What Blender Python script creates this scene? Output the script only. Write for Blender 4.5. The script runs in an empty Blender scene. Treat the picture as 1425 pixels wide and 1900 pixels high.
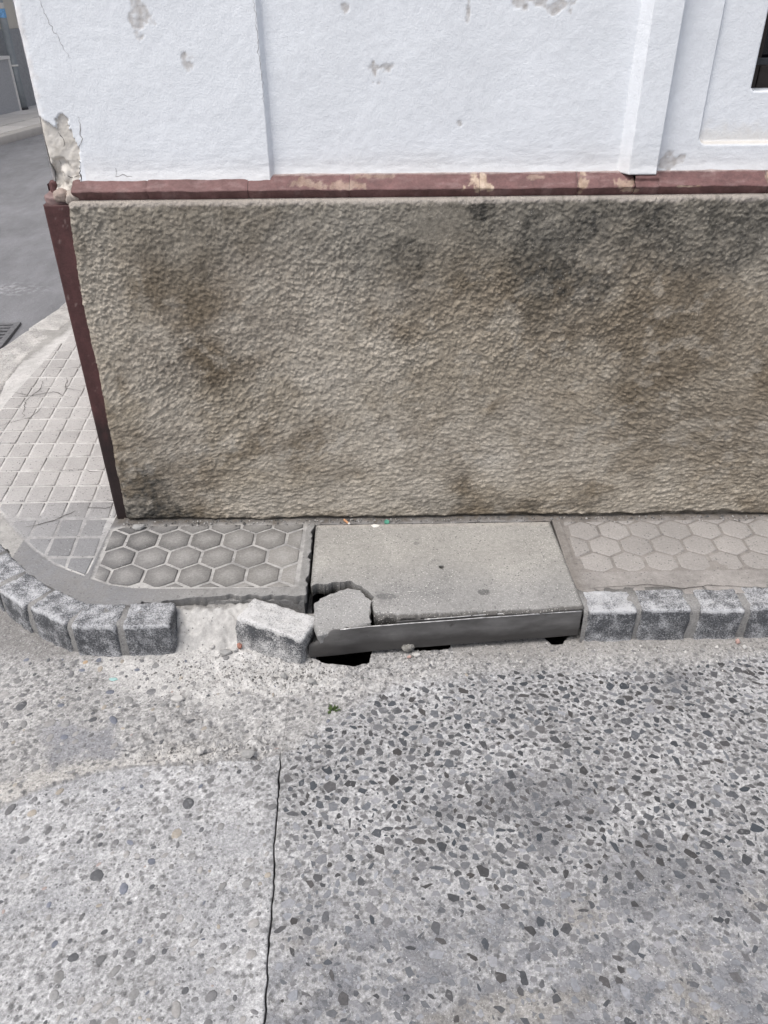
import bpy, bmesh, math, random
import numpy as np
from mathutils import Matrix, Vector

# ------------------------------------------------------------------ camera, sky, sun, exposure
scene = bpy.context.scene
COL = scene.collection
PZ = 0.125                                  # pavement height above the road
F_PX, TH, ROLL = 1450.0, math.radians(33.4), math.radians(0.6)
CAM = Vector((0.0, -2.241, PZ + 1.5))
fw = Vector((0, math.cos(TH), -math.sin(TH)))
up0 = Vector((0, math.sin(TH), math.cos(TH)))
rt0 = Vector((1, 0, 0))
RT = rt0 * math.cos(ROLL) - up0 * math.sin(ROLL)
UP = up0 * math.cos(ROLL) + rt0 * math.sin(ROLL)
cd = bpy.data.cameras.new('camera')
cam = bpy.data.objects.new('camera', cd)
COL.objects.link(cam)
cd.sensor_fit = 'VERTICAL'
cd.sensor_height = 36.0
cd.lens = F_PX / 1900.0 * 36.0
cd.clip_start = 0.02
cd.clip_end = 3000
cam.matrix_world = Matrix(((RT.x, UP.x, -fw.x, CAM.x), (RT.y, UP.y, -fw.y, CAM.y),
                           (RT.z, UP.z, -fw.z, CAM.z), (0, 0, 0, 1)))
scene.camera = cam

SUN_EL, SUN_AZ = math.radians(64), math.radians(226)
world = bpy.data.worlds.new('World')
scene.world = world
world.use_nodes = True
wt = world.node_tree
wt.nodes.clear()
sky = wt.nodes.new('ShaderNodeTexSky')
sky.sky_type = 'NISHITA'
sky.sun_disc = False
sky.sun_elevation = SUN_EL
sky.sun_rotation = SUN_AZ
sky.air_density = 1.0
sky.dust_density = 6.0
hs = wt.nodes.new('ShaderNodeHueSaturation')
hs.inputs['Saturation'].default_value = 0.55
bg = wt.nodes.new('ShaderNodeBackground')
bg.inputs['Strength'].default_value = 0.13
wo = wt.nodes.new('ShaderNodeOutputWorld')
wt.links.new(sky.outputs[0], hs.inputs['Color'])
wt.links.new(hs.outputs[0], bg.inputs['Color'])
wt.links.new(bg.outputs[0], wo.inputs['Surface'])

sl = bpy.data.lights.new('sun', 'SUN')
sl.energy = 1.2
sl.angle = math.radians(28)
sl.color = (1.0, 0.97, 0.94)
sun = bpy.data.objects.new('sun', sl)
COL.objects.link(sun)
sdir = Vector((math.sin(SUN_AZ) * math.cos(SUN_EL), math.cos(SUN_AZ) * math.cos(SUN_EL), math.sin(SUN_EL)))
sun.rotation_euler = (-sdir).to_track_quat('-Z', 'Y').to_euler()
sun.location = sdir * 20

scene.view_settings.view_transform = 'Standard'
scene.view_settings.look = 'None'
scene.view_settings.gamma = 1.0
scene.view_settings.use_curve_mapping = False
scene.view_settings.exposure = 0.45
scene.render.engine = 'CYCLES'
scene.cycles.max_bounces = 6
scene.cycles.use_denoising = True

# ------------------------------------------------------------------ numpy noise
_rng = np.random.RandomState(7)
_perm = _rng.permutation(256)
_perm = np.concatenate([_perm, _perm, _perm])
_ga = _rng.rand(256) * 2 * np.pi
_gx, _gy = np.cos(_ga), np.sin(_ga)
_hv = _rng.rand(256)


def pn(x, y, seed=0):
    """gradient noise, about -0.7..0.7"""
    x = np.asarray(x, float) + seed * 17.31
    y = np.asarray(y, float) + seed * 9.77
    xi = np.floor(x).astype(int)
    yi = np.floor(y).astype(int)
    xf, yf = x - xi, y - yi
    xi &= 255
    yi &= 255
    u = xf * xf * xf * (xf * (xf * 6 - 15) + 10)
    v = yf * yf * yf * (yf * (yf * 6 - 15) + 10)

    def g(ix, iy, dx, dy):
        h = _perm[_perm[ix & 255] + (iy & 255)]
        return _gx[h] * dx + _gy[h] * dy
    a = g(xi, yi, xf, yf)
    b = g(xi + 1, yi, xf - 1, yf)
    c = g(xi, yi + 1, xf, yf - 1)
    d = g(xi + 1, yi + 1, xf - 1, yf - 1)
    return (a + u * (b - a)) * (1 - v) + (c + u * (d - c)) * v


def fbm(x, y, oct=4, seed=0, gain=0.5):
    s, a, f = 0, 1.0, 1.0
    for o in range(oct):
        s = s + a * pn(x * f, y * f, seed + o * 3)
        a *= gain
        f *= 2.03
    return s


def cells(x, y, seed=0):
    """nearest cell: distance F1, F2 and a random value of the cell"""
    x = np.asarray(x, float) + seed * 5.13
    y = np.asarray(y, float) + seed * 3.71
    xi = np.floor(x).astype(int)
    yi = np.floor(y).astype(int)
    f1 = np.full(x.shape, 9.0)
    f2 = np.full(x.shape, 9.0)
    rv = np.zeros(x.shape)
    for dx in (-1, 0, 1):
        for dy in (-1, 0, 1):
            cx, cy = xi + dx, yi + dy
            h = _perm[_perm[cx & 255] + (cy & 255)]
            h2 = _perm[h + 91]
            px, py = cx + _hv[h], cy + _hv[h2]
            d = np.hypot(px - x, py - y)
            m = d < f1
            f2 = np.where(m, f1, np.minimum(f2, d))
            rv = np.where(m, _hv[_perm[h2 + 37]], rv)
            f1 = np.where(m, d, f1)
    return f1, f2, rv


def sstep(a, b, x):
    t = np.clip((x - a) / (b - a), 0, 1)
    return t * t * (3 - 2 * t)


def mixc(c, d, m):
    m = np.asarray(m)[..., None]
    return c * (1 - m) + np.asarray(d, float) * m


def blob(x, y, cx, cy, rx, ry, wob=0.35, freq=None, seed=0, soft=0.35):
    """1 inside an uneven ellipse, 0 outside"""
    freq = freq or 1.2 / min(rx, ry)
    d = np.hypot((x - cx) / rx, (y - cy) / ry) + wob * fbm(x * freq, y * freq, 4, seed) * 1.6
    return 1 - sstep(1 - soft, 1 + soft, d)


def in_poly(x, y, poly):
    ins = np.zeros(np.shape(x), bool)
    n = len(poly)
    for i in range(n):
        x0, y0 = poly[i]
        x1, y1 = poly[(i + 1) % n]
        c = ((y0 > y) != (y1 > y))
        with np.errstate(divide='ignore', invalid='ignore'):
            t = (x1 - x0) * (y - y0) / (y1 - y0 + 1e-12) + x0
        ins ^= c & (x < t)
    return ins


def axis(*segs):
    """segs: (start, end, step) joined end to end"""
    out = []
    for a, b, st in segs:
        n = max(1, int(round(abs(b - a) / st)))
        out.extend(np.linspace(a, b, n, endpoint=False))
    out.append(segs[-1][1])
    return np.array(out)


# ------------------------------------------------------------------ object helpers
def tag(o, label=None, cat=None, group=None, kind=None):
    if label: o['label'] = label
    if cat: o['category'] = cat
    if group: o['group'] = group
    if kind: o['kind'] = kind
    return o


def link(name, me, mat=None, parent=None, loc=None, rot=None):
    o = bpy.data.objects.new(name, me)
    COL.objects.link(o)
    if mat is not None and me is not None and not me.materials:
        me.materials.append(mat)
    if parent is not None: o.parent = parent
    if loc is not None: o.location = loc
    if rot is not None: o.rotation_euler = rot
    return o


def empty(name, loc=(0, 0, 0)):
    o = bpy.data.objects.new(name, None)
    o.empty_display_size = 0.05
    COL.objects.link(o)
    o.location = loc
    return o


def mesh(name, verts, faces, smooth=False, col=None):
    me = bpy.data.meshes.new(name)
    me.from_pydata([tuple(v) for v in verts], [], [tuple(f) for f in faces])
    if smooth:
        me.polygons.foreach_set('use_smooth', [True] * len(me.polygons))
    if col is not None:
        ca = me.color_attributes.new('Col', 'FLOAT_COLOR', 'POINT')
        c = np.ones((len(verts), 4), np.float32)
        c[:, :3] = np.asarray(col)
        ca.data.foreach_set('color', c.ravel())
    me.update()
    return me


def grid_mesh(name, P, col=None, mask=None, skirt=None, flip=False, smooth=True, relax=0, skirt_col=None):
    """P: (ny,nx,3) points; mask: (ny-1,nx-1) faces kept; skirt: offset vector of a rim hung from open edges"""
    ny, nx = P.shape[:2]
    idx = np.arange(ny * nx).reshape(ny, nx)
    q = np.stack([idx[:-1, :-1], idx[:-1, 1:], idx[1:, 1:], idx[1:, :-1]], -1).reshape(-1, 4)
    if mask is not None:
        q = q[mask.ravel()]
    if flip:
        q = q[:, ::-1]
    V = P.reshape(-1, 3)
    C = None if col is None else np.clip(col.reshape(-1, 3), 0, 1)
    used = np.zeros(len(V), bool)
    used[q.ravel()] = True
    remap = np.cumsum(used) - 1
    q = remap[q]
    V = V[used]
    if C is not None: C = C[used]
    if skirt is not None:
        e = np.concatenate([q[:, [0, 1]], q[:, [1, 2]], q[:, [2, 3]], q[:, [3, 0]]])
        n = len(V)
        key = e[:, 0].astype(np.int64) * n + e[:, 1]
        rkey = e[:, 1].astype(np.int64) * n + e[:, 0]
        open_ = ~np.isin(rkey, key)
        be = e[open_]
        bv = np.unique(be)
        for _ in range(relax):
            acc = np.zeros_like(V)
            cnt = np.zeros(len(V))
            for a_, b_ in ((0, 1), (1, 0)):
                np.add.at(acc, be[:, a_], V[be[:, b_]])
                np.add.at(cnt, be[:, a_], 1)
            two = cnt == 2
            V = V.copy()
            V[two] = 0.5 * V[two] + 0.5 * acc[two] / 2
        m2 = np.full(n, -1)
        m2[bv] = n + np.arange(len(bv))
        V = np.concatenate([V, V[bv] + np.asarray(skirt)])
        if C is not None: C = np.concatenate([C, C[bv] if skirt_col is None else skirt_col(V[bv]) if callable(skirt_col) else np.tile(np.array(skirt_col, float), (len(bv), 1))])
        nsk = len(be)
        q = np.concatenate([q, np.stack([be[:, 1], be[:, 0], m2[be[:, 0]], m2[be[:, 1]]], -1)])
    me = bpy.data.meshes.new(name)
    me.vertices.add(len(V))
    me.vertices.foreach_set('co', V.astype(np.float32).ravel())
    me.loops.add(len(q) * 4)
    me.loops.foreach_set('vertex_index', q.astype(np.int32).ravel())
    me.polygons.add(len(q))
    me.polygons.foreach_set('loop_start', np.arange(0, len(q) * 4, 4, dtype=np.int32))
    if smooth:
        sm = np.ones(len(q), bool)
        if skirt is not None: sm[len(q) - nsk:] = False
        me.polygons.foreach_set('use_smooth', sm)
    if C is not None:
        ca = me.color_attributes.new('Col', 'FLOAT_COLOR', 'POINT')
        c4 = np.ones((len(V), 4), np.float32)
        c4[:, :3] = C
        ca.data.foreach_set('color', c4.ravel())
    me.update(calc_edges=True)
    me.validate()
    return me


def box_vf(x0, x1, y0, y1, z0, z1):
    v = [(x0, y0, z0), (x1, y0, z0), (x1, y1, z0), (x0, y1, z0), (x0, y0, z1), (x1, y0, z1), (x1, y1, z1), (x0, y1, z1)]
    f = [(0, 3, 2, 1), (4, 5, 6, 7), (0, 1, 5, 4), (1, 2, 6, 5), (2, 3, 7, 6), (3, 0, 4, 7)]
    return v, f


def bev_box(name, x0, x1, y0, y1, z0, z1, b=0.004):
    v, f = box_vf(x0, x1, y0, y1, z0, z1)
    bm = bmesh.new()
    vs = [bm.verts.new(p) for p in v]
    for q in f: bm.faces.new([vs[i] for i in q])
    if b: bmesh.ops.bevel(bm, geom=bm.edges[:], offset=b, segments=2, affect='EDGES', profile=0.6)
    me = bpy.data.meshes.new(name)
    bm.to_mesh(me)
    bm.free()
    return me


def tube(name, pts, r, n=12, cap=True):
    """tube along points, r number or list"""
    pts = [Vector(p) for p in pts]
    rr = r if isinstance(r, (list, tuple)) else [r] * len(pts)
    V, Fc = [], []
    for i, p in enumerate(pts):
        t = (pts[min(i + 1, len(pts) - 1)] - pts[max(i - 1, 0)]).normalized()
        a = t.orthogonal().normalized()
        a = (Vector((0, 0, 1)).cross(t) if abs(t.z) < 0.9 else Vector((1, 0, 0)).cross(t)).normalized()
        b = t.cross(a)
        for k in range(n):
            an = 2 * math.pi * k / n
            V.append(p + (a * math.cos(an) + b * math.sin(an)) * rr[i])
    for i in range(len(pts) - 1):
        for k in range(n):
            Fc.append((i * n + k, i * n + (k + 1) % n, (i + 1) * n + (k + 1) % n, (i + 1) * n + k))
    if cap:
        Fc.append(tuple(range(n))[::-1])
        Fc.append(tuple((len(pts) - 1) * n + k for k in range(n)))
    return mesh(name, V, Fc, True)


def rounded_block(name, lx, ly, lz, r, n=10, amp=0.004, freq=30, seed=0, col=None, smooth=True, chip=0.0):
    """a hewn stone: box with rounded worn edges and uneven faces, standing on z=0"""
    V, Fc, key = [], [], {}
    h = (lx / 2, ly / 2, lz / 2)

    def vid(p):
        k = tuple(round(c, 5) for c in p)
        if k not in key:
            key[k] = len(V)
            V.append(p)
        return key[k]
    for ax in range(3):
        for s in (-1, 1):
            a, b = (ax + 1) % 3, (ax + 2) % 3
            ids = []
            for i in range(n + 1):
                row = []
                for j in range(n + 1):
                    p = [0, 0, 0]
                    p[ax] = s * h[ax]
                    p[a] = (2 * i / n - 1) * h[a]
                    p[b] = (2 * j / n - 1) * h[b]
                    row.append(vid(tuple(p)))
                ids.append(row)
            for i in range(n):
                for j in range(n):
                    q = (ids[i][j], ids[i + 1][j], ids[i + 1][j + 1], ids[i][j + 1])
                    Fc.append(q if s > 0 else q[::-1])
    P = np.array(V)
    H = np.array(h)
    core = np.clip(P, -(H - r), H - r)
    d = P - core
    L = np.linalg.norm(d, axis=1)
    L[L == 0] = 1
    nrm = d / L[:, None]
    out = core + nrm * np.minimum(r, L)[:, None]
    s = seed * 2.7
    nz = (fbm((P[:, 0] + P[:, 2] * 0.73 + s) * freq, (P[:, 1] - P[:, 2] * 0.61) * freq, 4, seed)
          + 0.8 * fbm((P[:, 0] - P[:, 1] * 0.5) * freq * 0.35, (P[:, 2] + P[:, 1] * 0.8 + s) * freq * 0.35, 2, seed + 5))
    out = out + nrm * (nz * amp)[:, None]
    if chip:
        out = out * (1 + chip * pn(P[:, 0:1] * 9 + s, P[:, 1:2] * 9 + P[:, 2:3] * 7, seed + 9))
    out[:, 2] += lz / 2
    return mesh(name, out, Fc, smooth, None if col is None else np.tile(col, (len(out), 1)))


# ------------------------------------------------------------------ materials
class NT:
    def __init__(self, name):
        self.m = bpy.data.materials.new(name)
        self.m.use_nodes = True
        self.t = self.m.node_tree
        self.b = self.t.nodes['Principled BSDF']
        self.co = self.t.nodes.new('ShaderNodeTexCoord')
        self.geo = self.t.nodes.new('ShaderNodeNewGeometry')
        self.src = self.geo.outputs['Position']

    def n(self, ty, **kw):
        nd = self.t.nodes.new(ty)
        for k, v in kw.items(): setattr(nd, k, v)
        return nd

    def set(self, sock, v):
        if hasattr(v, 'is_output') or isinstance(v, bpy.types.NodeSocket):
            self.t.links.new(v, sock)
        else:
            sock.default_value = v

    def noise(self, scale, detail=4, rough=0.6, vec=None, dist=0.0):
        nd = self.n('ShaderNodeTexNoise')
        self.t.links.new(vec or self.src, nd.inputs['Vector'])
        nd.inputs['Scale'].default_value = scale
        nd.inputs['Detail'].default_value = detail
        nd.inputs['Roughness'].default_value = rough
        nd.inputs['Distortion'].default_value = dist
        return nd.outputs['Fac']

    def voro(self, scale, feature='F1', out='Distance', rnd=1.0, vec=None):
        nd = self.n('ShaderNodeTexVoronoi', feature=feature)
        self.t.links.new(vec or self.src, nd.inputs['Vector'])
        nd.inputs['Scale'].default_value = scale
        nd.inputs['Randomness'].default_value = rnd
        return nd.outputs[out]

    def mapped(self, scale):
        nd = self.n('ShaderNodeMapping')
        self.t.links.new(self.src, nd.inputs['Vector'])
        nd.inputs['Scale'].default_value = scale
        return nd.outputs[0]

    def ramp(self, fac, a, b, c0=(0, 0, 0), c1=(1, 1, 1)):
        nd = self.n('ShaderNodeMapRange')
        self.set(nd.inputs[0], fac)
        nd.inputs[1].default_value = a
        nd.inputs[2].default_value = b
        return nd.outputs[0]

    def math(self, op, a, b=0.0):
        nd = self.n('ShaderNodeMath', operation=op)
        self.set(nd.inputs[0], a)
        self.set(nd.inputs[1], b)
        return nd.outputs[0]

    def mix(self, fac, a, b, mode='MIX'):
        nd = self.n('ShaderNodeMix', data_type='RGBA', blend_type=mode)
        self.set(nd.inputs[0], fac)
        for s, v in ((nd.inputs[6], a), (nd.inputs[7], b)):
            if isinstance(v, (tuple, list)): v = (v[0], v[1], v[2], 1)
            self.set(s, v)
        return nd.outputs[2]

    def attr(self, name='Col'):
        nd = self.n('ShaderNodeVertexColor', layer_name=name)
        return nd.outputs[0]

    def objcol(self):
        return self.n('ShaderNodeObjectInfo').outputs['Color']

    def rnd(self):
        return self.n('ShaderNodeObjectInfo').outputs['Random']

    def gain(self, col, fac, lo, hi):
        """multiply a colour by lo..hi following fac 0.3..0.7"""
        r = self.n('ShaderNodeMapRange')
        self.set(r.inputs[0], fac)
        r.inputs[1].default_value = 0.3
        r.inputs[2].default_value = 0.7
        r.inputs[3].default_value = lo
        r.inputs[4].default_value = hi
        c = self.n('ShaderNodeCombineColor')
        for i in range(3): self.t.links.new(r.outputs[0], c.inputs[i])
        return self.mix(1.0, col, c.outputs[0], 'MULTIPLY')

    def bump(self, h, strength=0.5, dist=0.002, prev=None):
        nd = self.n('ShaderNodeBump')
        nd.inputs['Strength'].default_value = strength
        nd.inputs['Distance'].default_value = dist
        self.set(nd.inputs['Height'], h)
        if prev is not None: self.t.links.new(prev, nd.inputs['Normal'])
        return nd.outputs[0]

    def done(self, col, rough=0.9, normal=None, spec=0.3, metal=0.0):
        if isinstance(col, (tuple, list)): col = (col[0], col[1], col[2], 1)
        self.set(self.b.inputs['Base Color'], col)
        self.set(self.b.inputs['Roughness'], rough)
        self.b.inputs['Specular IOR Level'].default_value = spec
        self.b.inputs['Metallic'].default_value = metal
        if normal is not None: self.t.links.new(normal, self.b.inputs['Normal'])
        return self.m


def m_concrete(name, base='attr', grain=(0.82, 1.14), speck=0.0, speck_col=(0.6, 0.6, 0.58), dark=0.0, bump=0.5, rough=0.92):
    t = NT(name)
    c = {'attr': t.attr, 'obj': t.objcol}[base]() if isinstance(base, str) and base in ('attr', 'obj') else (*base, 1)
    if isinstance(c, tuple):
        rg = t.n('ShaderNodeRGB')
        rg.outputs[0].default_value = c
        c = rg.outputs[0]
    c = t.gain(c, t.noise(6, 5, 0.65), 0.90, 1.08)
    c = t.gain(t.gain(c, t.noise(160, 3, 0.7), *grain), t.noise(420, 2, 0.6), 0.5 + 0.5 * grain[0], 0.5 + 0.5 * grain[1])
    if speck:
        m = t.math('MULTIPLY', t.ramp(t.noise(210, 3, 0.55), 0.70 - speck, 0.75 - speck), t.ramp(t.noise(13, 3, 0.6), 0.25, 0.6))
        c = t.mix(t.math('MULTIPLY', m, 0.85), c, speck_col)
    if dark:
        cc = t.n('ShaderNodeTexVoronoi')
        t.t.links.new(t.src, cc.inputs['Vector'])
        cc.inputs['Scale'].default_value = 170
        sep = t.n('ShaderNodeSeparateColor')
        t.t.links.new(cc.outputs['Color'], sep.inputs[0])
        m = t.math('MULTIPLY', t.math('GREATER_THAN', sep.outputs[1], 1 - dark), t.math('LESS_THAN', cc.outputs['Distance'], 0.45))
        c = t.mix(t.math('MULTIPLY', m, 0.75), c, (0.11, 0.11, 0.115))
    b = t.bump(t.noise(240, 4, 0.7), bump, 0.0016)
    b = t.bump(t.noise(45, 4, 0.6), bump * 0.7, 0.004, b)
    return t.done(c, rough, b, 0.25)


M = {}
M['road'] = m_concrete('road_concrete', 'attr', (0.66, 1.30), 0.06, (0.54, 0.54, 0.55), 0.10, 1.0)
M['pave'] = m_concrete('pavement_concrete', 'attr', (0.85, 1.12), 0.03, (0.5, 0.5, 0.5), 0.03, 0.5)
M['paver'] = m_concrete('paver_concrete', 'obj', (0.84, 1.13), 0.05, (0.45, 0.45, 0.45), 0.05, 0.55)
M['cover'] = m_concrete('cover_concrete', 'attr', (0.80, 1.18), 0.09, (0.60, 0.59, 0.56), 0.05, 0.55)
M['mortar'] = m_concrete('mortar', (0.225, 0.223, 0.22), (0.72, 1.25), 0.05, (0.4, 0.4, 0.4), 0.06, 0.8)
def m_hexworn():
    t = NT('worn_hexagon')
    c = t.objcol()
    ln = t.n('ShaderNodeVectorMath', operation='LENGTH')
    t.t.links.new(t.co.outputs['Object'], ln.inputs[0])
    w = t.math('ADD', ln.outputs['Value'], t.math('MULTIPLY', t.math('SUBTRACT', t.noise(30, 4, 0.6), 0.5), 0.05))
    c = t.mix(t.math('MULTIPLY', t.ramp(w, 0.050, 0.012), 0.50), c, (0.36, 0.355, 0.345))
    c = t.gain(c, t.noise(160, 3, 0.7), 0.8, 1.15)
    c = t.mix(t.math('MULTIPLY', t.ramp(t.noise(230, 3, 0.55), 0.66, 0.72), 0.6), c, (0.5, 0.5, 0.5))
    b = t.bump(t.noise(240, 4, 0.7), 0.55, 0.0016)
    b = t.bump(t.noise(45, 4, 0.6), 0.4, 0.004, b)
    return t.done(c, 0.9, b, 0.25)


M['hexworn'] = m_hexworn()
M['soil'] = m_concrete('dark_soil', (0.035, 0.033, 0.03), (0.6, 1.3), 0, bump=1.0)


def m_stone2(name, base):
    t = NT(name)
    c = t.objcol() if base == 'obj' else t.attr()
    c = t.gain(c, t.noise(110, 4, 0.7), 0.78, 1.22)
    c = t.mix(t.math('MULTIPLY', t.ramp(t.noise(60, 4, 0.65), 0.60, 0.74), 0.6), c, (0.33, 0.33, 0.335))
    b = t.bump(t.noise(200, 3, 0.6), 0.35, 0.001)
    return t.done(c, 0.72, b, 0.3)


M['chip'] = m_stone2('slate_chip', 'obj')
M['chips'] = m_stone2('slate_chips', 'attr')


def m_granite(name, dark=(0.055, 0.06, 0.07), light=(0.42, 0.43, 0.45), bias=0.5):
    t = NT(name)
    n1 = t.noise(150, 5, 0.75)
    n2 = t.noise(14, 4, 0.6)
    f = t.math('ADD', n1, t.math('MULTIPLY', t.math('SUBTRACT', n2, 0.5), 0.55))
    f = t.math('ADD', f, t.math('MULTIPLY', t.math('SUBTRACT', t.rnd(), 0.5), 0.10))
    fac = t.ramp(f, bias - 0.10, bias + 0.16)
    c = t.mix(fac, dark, light)
    c = t.mix(t.ramp(t.noise(320, 2, 0.5), 0.60, 0.68), c, (0.62, 0.62, 0.62))
    c = t.gain(c, t.noise(5, 3), 0.85, 1.12)
    b = t.bump(n1, 0.8, 0.003)
    b = t.bump(t.noise(40, 4, 0.6), 0.6, 0.006, b)
    return t.done(c, 0.8, b, 0.35)


M['granite'] = m_granite('granite_dark', bias=0.52)
M['granite_pale'] = m_granite('granite_pale', (0.17, 0.17, 0.17), (0.55, 0.55, 0.54), 0.47)


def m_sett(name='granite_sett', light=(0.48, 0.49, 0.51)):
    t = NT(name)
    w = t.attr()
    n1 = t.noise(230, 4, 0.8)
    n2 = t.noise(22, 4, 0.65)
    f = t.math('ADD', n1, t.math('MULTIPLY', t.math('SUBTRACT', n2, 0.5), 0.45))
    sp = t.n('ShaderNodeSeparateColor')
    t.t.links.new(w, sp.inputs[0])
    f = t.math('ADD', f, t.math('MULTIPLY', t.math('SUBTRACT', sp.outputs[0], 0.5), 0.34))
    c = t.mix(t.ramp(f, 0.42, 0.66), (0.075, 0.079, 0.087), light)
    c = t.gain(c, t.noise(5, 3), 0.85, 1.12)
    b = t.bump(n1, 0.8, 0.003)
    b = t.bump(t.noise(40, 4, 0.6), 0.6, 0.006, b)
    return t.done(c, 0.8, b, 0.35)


M['sett'] = m_sett()
M['sett_pale'] = m_sett('granite_loose', (0.59, 0.59, 0.59))
M['granite_kerb'] = m_granite('granite_kerb', (0.24, 0.235, 0.23), (0.50, 0.49, 0.47), 0.45)


def m_dado():
    t = NT('rough_render')
    c = t.attr()
    c = t.gain(c, t.noise(260, 4, 0.75), 0.74, 1.22)
    c = t.mix(t.ramp(t.noise(300, 2, 0.5), 0.70, 0.76), c, (0.6, 0.59, 0.56))
    b = t.bump(t.noise(190, 5, 0.75), 0.9, 0.0035)
    return t.done(c, 0.88, b, 0.25)


def m_plaster():
    t = NT('white_plaster')
    c = t.attr()
    c = t.gain(c, t.noise(3, 4, 0.6), 0.96, 1.03)
    c = t.gain(c, t.noise(60, 4, 0.6), 0.97, 1.02)
    b = t.bump(t.noise(170, 4, 0.7), 0.42, 0.0035)
    b = t.bump(t.noise(30, 3, 0.5), 0.10, 0.004, b)
    return t.done(c, 0.85, b, 0.25)


def m_paint():
    t = NT('maroon_paint')
    c = t.attr()
    c = t.gain(c, t.noise(25, 5, 0.65), 0.80, 1.2)
    c = t.gain(c, t.noise(200, 3, 0.6), 0.9, 1.1)
    b = t.bump(t.noise(60, 5, 0.65), 0.5, 0.004)
    return t.done(c, 0.62, b, 0.4)


M['dado'] = m_dado()
M['plaster'] = m_plaster()
M['paint'] = m_paint()


def m_steel():
    t = NT('weathered_steel')
    n = t.noise(9, 5, 0.6, t.mapped((1, 1, 2.5)))
    c = t.mix(t.ramp(n, 0.35, 0.7), (0.085, 0.083, 0.083), (0.165, 0.163, 0.163))
    c = t.mix(t.ramp(t.noise(14, 5, 0.7), 0.60, 0.78), c, (0.03, 0.026, 0.024))
    c = t.mix(t.ramp(t.noise(90, 3, 0.6), 0.68, 0.76), c, (0.17, 0.165, 0.16))
    sz = t.n('ShaderNodeSeparateXYZ')
    t.t.links.new(t.src, sz.inputs[0])
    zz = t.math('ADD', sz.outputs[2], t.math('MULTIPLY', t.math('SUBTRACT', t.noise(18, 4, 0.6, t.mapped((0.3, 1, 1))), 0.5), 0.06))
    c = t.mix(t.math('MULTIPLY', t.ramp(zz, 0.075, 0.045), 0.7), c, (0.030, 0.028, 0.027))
    b = t.bump(t.noise(90, 4, 0.6), 0.25, 0.001)
    return t.done(c, t.math('ADD', t.math('MULTIPLY', n, 0.35), 0.32), b, 0.5, 0.25)


M['steel'] = m_steel()


def m_asphalt():
    t = NT('asphalt')
    c = t.mix(t.noise(180, 3, 0.7), (0.10, 0.103, 0.113), (0.235, 0.24, 0.255))
    c = t.gain(c, t.noise(1.2, 5, 0.6), 0.82, 1.2)
    c = t.gain(c, t.noise(9, 5, 0.7, t.mapped((1, 0.35, 1))), 0.84, 1.16)
    c = t.mix(t.ramp(t.noise(330, 2, 0.5), 0.62, 0.70), c, (0.40, 0.40, 0.41))
    # worn white paint scuff near the gutter
    sp = t.n('ShaderNodeSeparateXYZ')
    t.t.links.new(t.src, sp.inputs[0])
    dx = t.math('DIVIDE', t.math('ADD', sp.outputs[0], 2.55), 0.30)
    dy = t.math('DIVIDE', t.math('SUBTRACT', sp.outputs[1], 3.0), 0.16)
    d = t.math('ADD', t.math('MULTIPLY', dx, dx), t.math('MULTIPLY', dy, dy))
    m = t.math('MULTIPLY', t.ramp(d, 1.3, 0.3), t.ramp(t.noise(22, 5, 0.75), 0.48, 0.62))
    c = t.mix(t.math('MULTIPLY', m, 0.35), c, (0.55, 0.56, 0.58))
    b = t.bump(t.noise(150, 4, 0.7), 0.8, 0.004)
    return t.done(c, 0.85, b, 0.3)


M['asphalt'] = m_asphalt()


def m_plain(name, col, rough=0.7, scale=60, amp=(0.9, 1.1), bump=0.2, metal=0.0, spec=0.3):
    t = NT(name)
    rg = t.n('ShaderNodeRGB')
    rg.outputs[0].default_value = (*col, 1)
    c = t.gain(rg.outputs[0], t.noise(scale, 4, 0.6), *amp)
    b = t.bump(t.noise(scale * 2, 3, 0.6), bump, 0.002)
    return t.done(c, rough, b, spec, metal)


# ------------------------------------------------------------------ ground, road
def poly_y(pts, x):
    xs = [p[0] for p in pts]
    ys = [p[1] for p in pts]
    return np.interp(x, xs, ys)


CRACK = [(-6.0, -0.20), (-1.75, -0.232), (-1.537, -0.238), (-1.459, -0.240), (-1.428, -0.247), (-1.305, -0.250), (-1.205, -0.255),
         (-1.109, -0.262), (-0.971, -0.268), (-0.908, -0.270), (0.0, -0.270)]          # (y, x)
EDGE = [(-3.0, -1.5), (-1.25, -1.20), (-0.933, -1.057), (-0.872, -1.012), (-0.802, -0.981), (-0.73, -0.953), (-0.624, -0.942), (-0.45, -0.923), (-0.27, -0.905)]
AGG = [(-0.27, -0.905), (-0.195, -0.835), (-0.112, -0.762), (-0.024, -0.694), (0.129, -0.655), (0.381, -0.605), (0.596, -0.619), (0.816, -0.611), (1.129, -0.55), (3.0, -0.52)]
HOLE = [(-0.226, -0.535), (-0.208, -0.562), (-0.170, -0.580), (-0.130, -0.590), (-0.095, -0.592), (-0.046, -0.578), (-0.042, -0.545), (-0.036, -0.505), (0.04, -0.492), (0.074, -0.500), (0.082, -0.522), (0.10, -0.530),
        (0.13, -0.526), (0.185, -0.522), (0.20, -0.500), (0.23, -0.470), (0.47, -0.455), (0.490, -0.490), (0.500, -0.510), (0.530, -0.508), (0.545, -0.485), (0.578, -0.46), (0.578, -0.2), (-0.238, -0.2)]


def crack_x(y):
    base = np.interp(y, [p[0] for p in CRACK], [p[1] for p in CRACK])
    return base + 0.005 * fbm(y * 22, y * 0 + 3.3, 4, 21) + 0.0030 * fbm(y * 95, y * 0 + 1.3, 3, 22)


def upper_mask(x, y):
    e = poly_y(EDGE, x) + 0.012 * fbm(x * 14, y * 14, 4, 31)
    return sstep(-0.008, 0.008, y - e)


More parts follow.
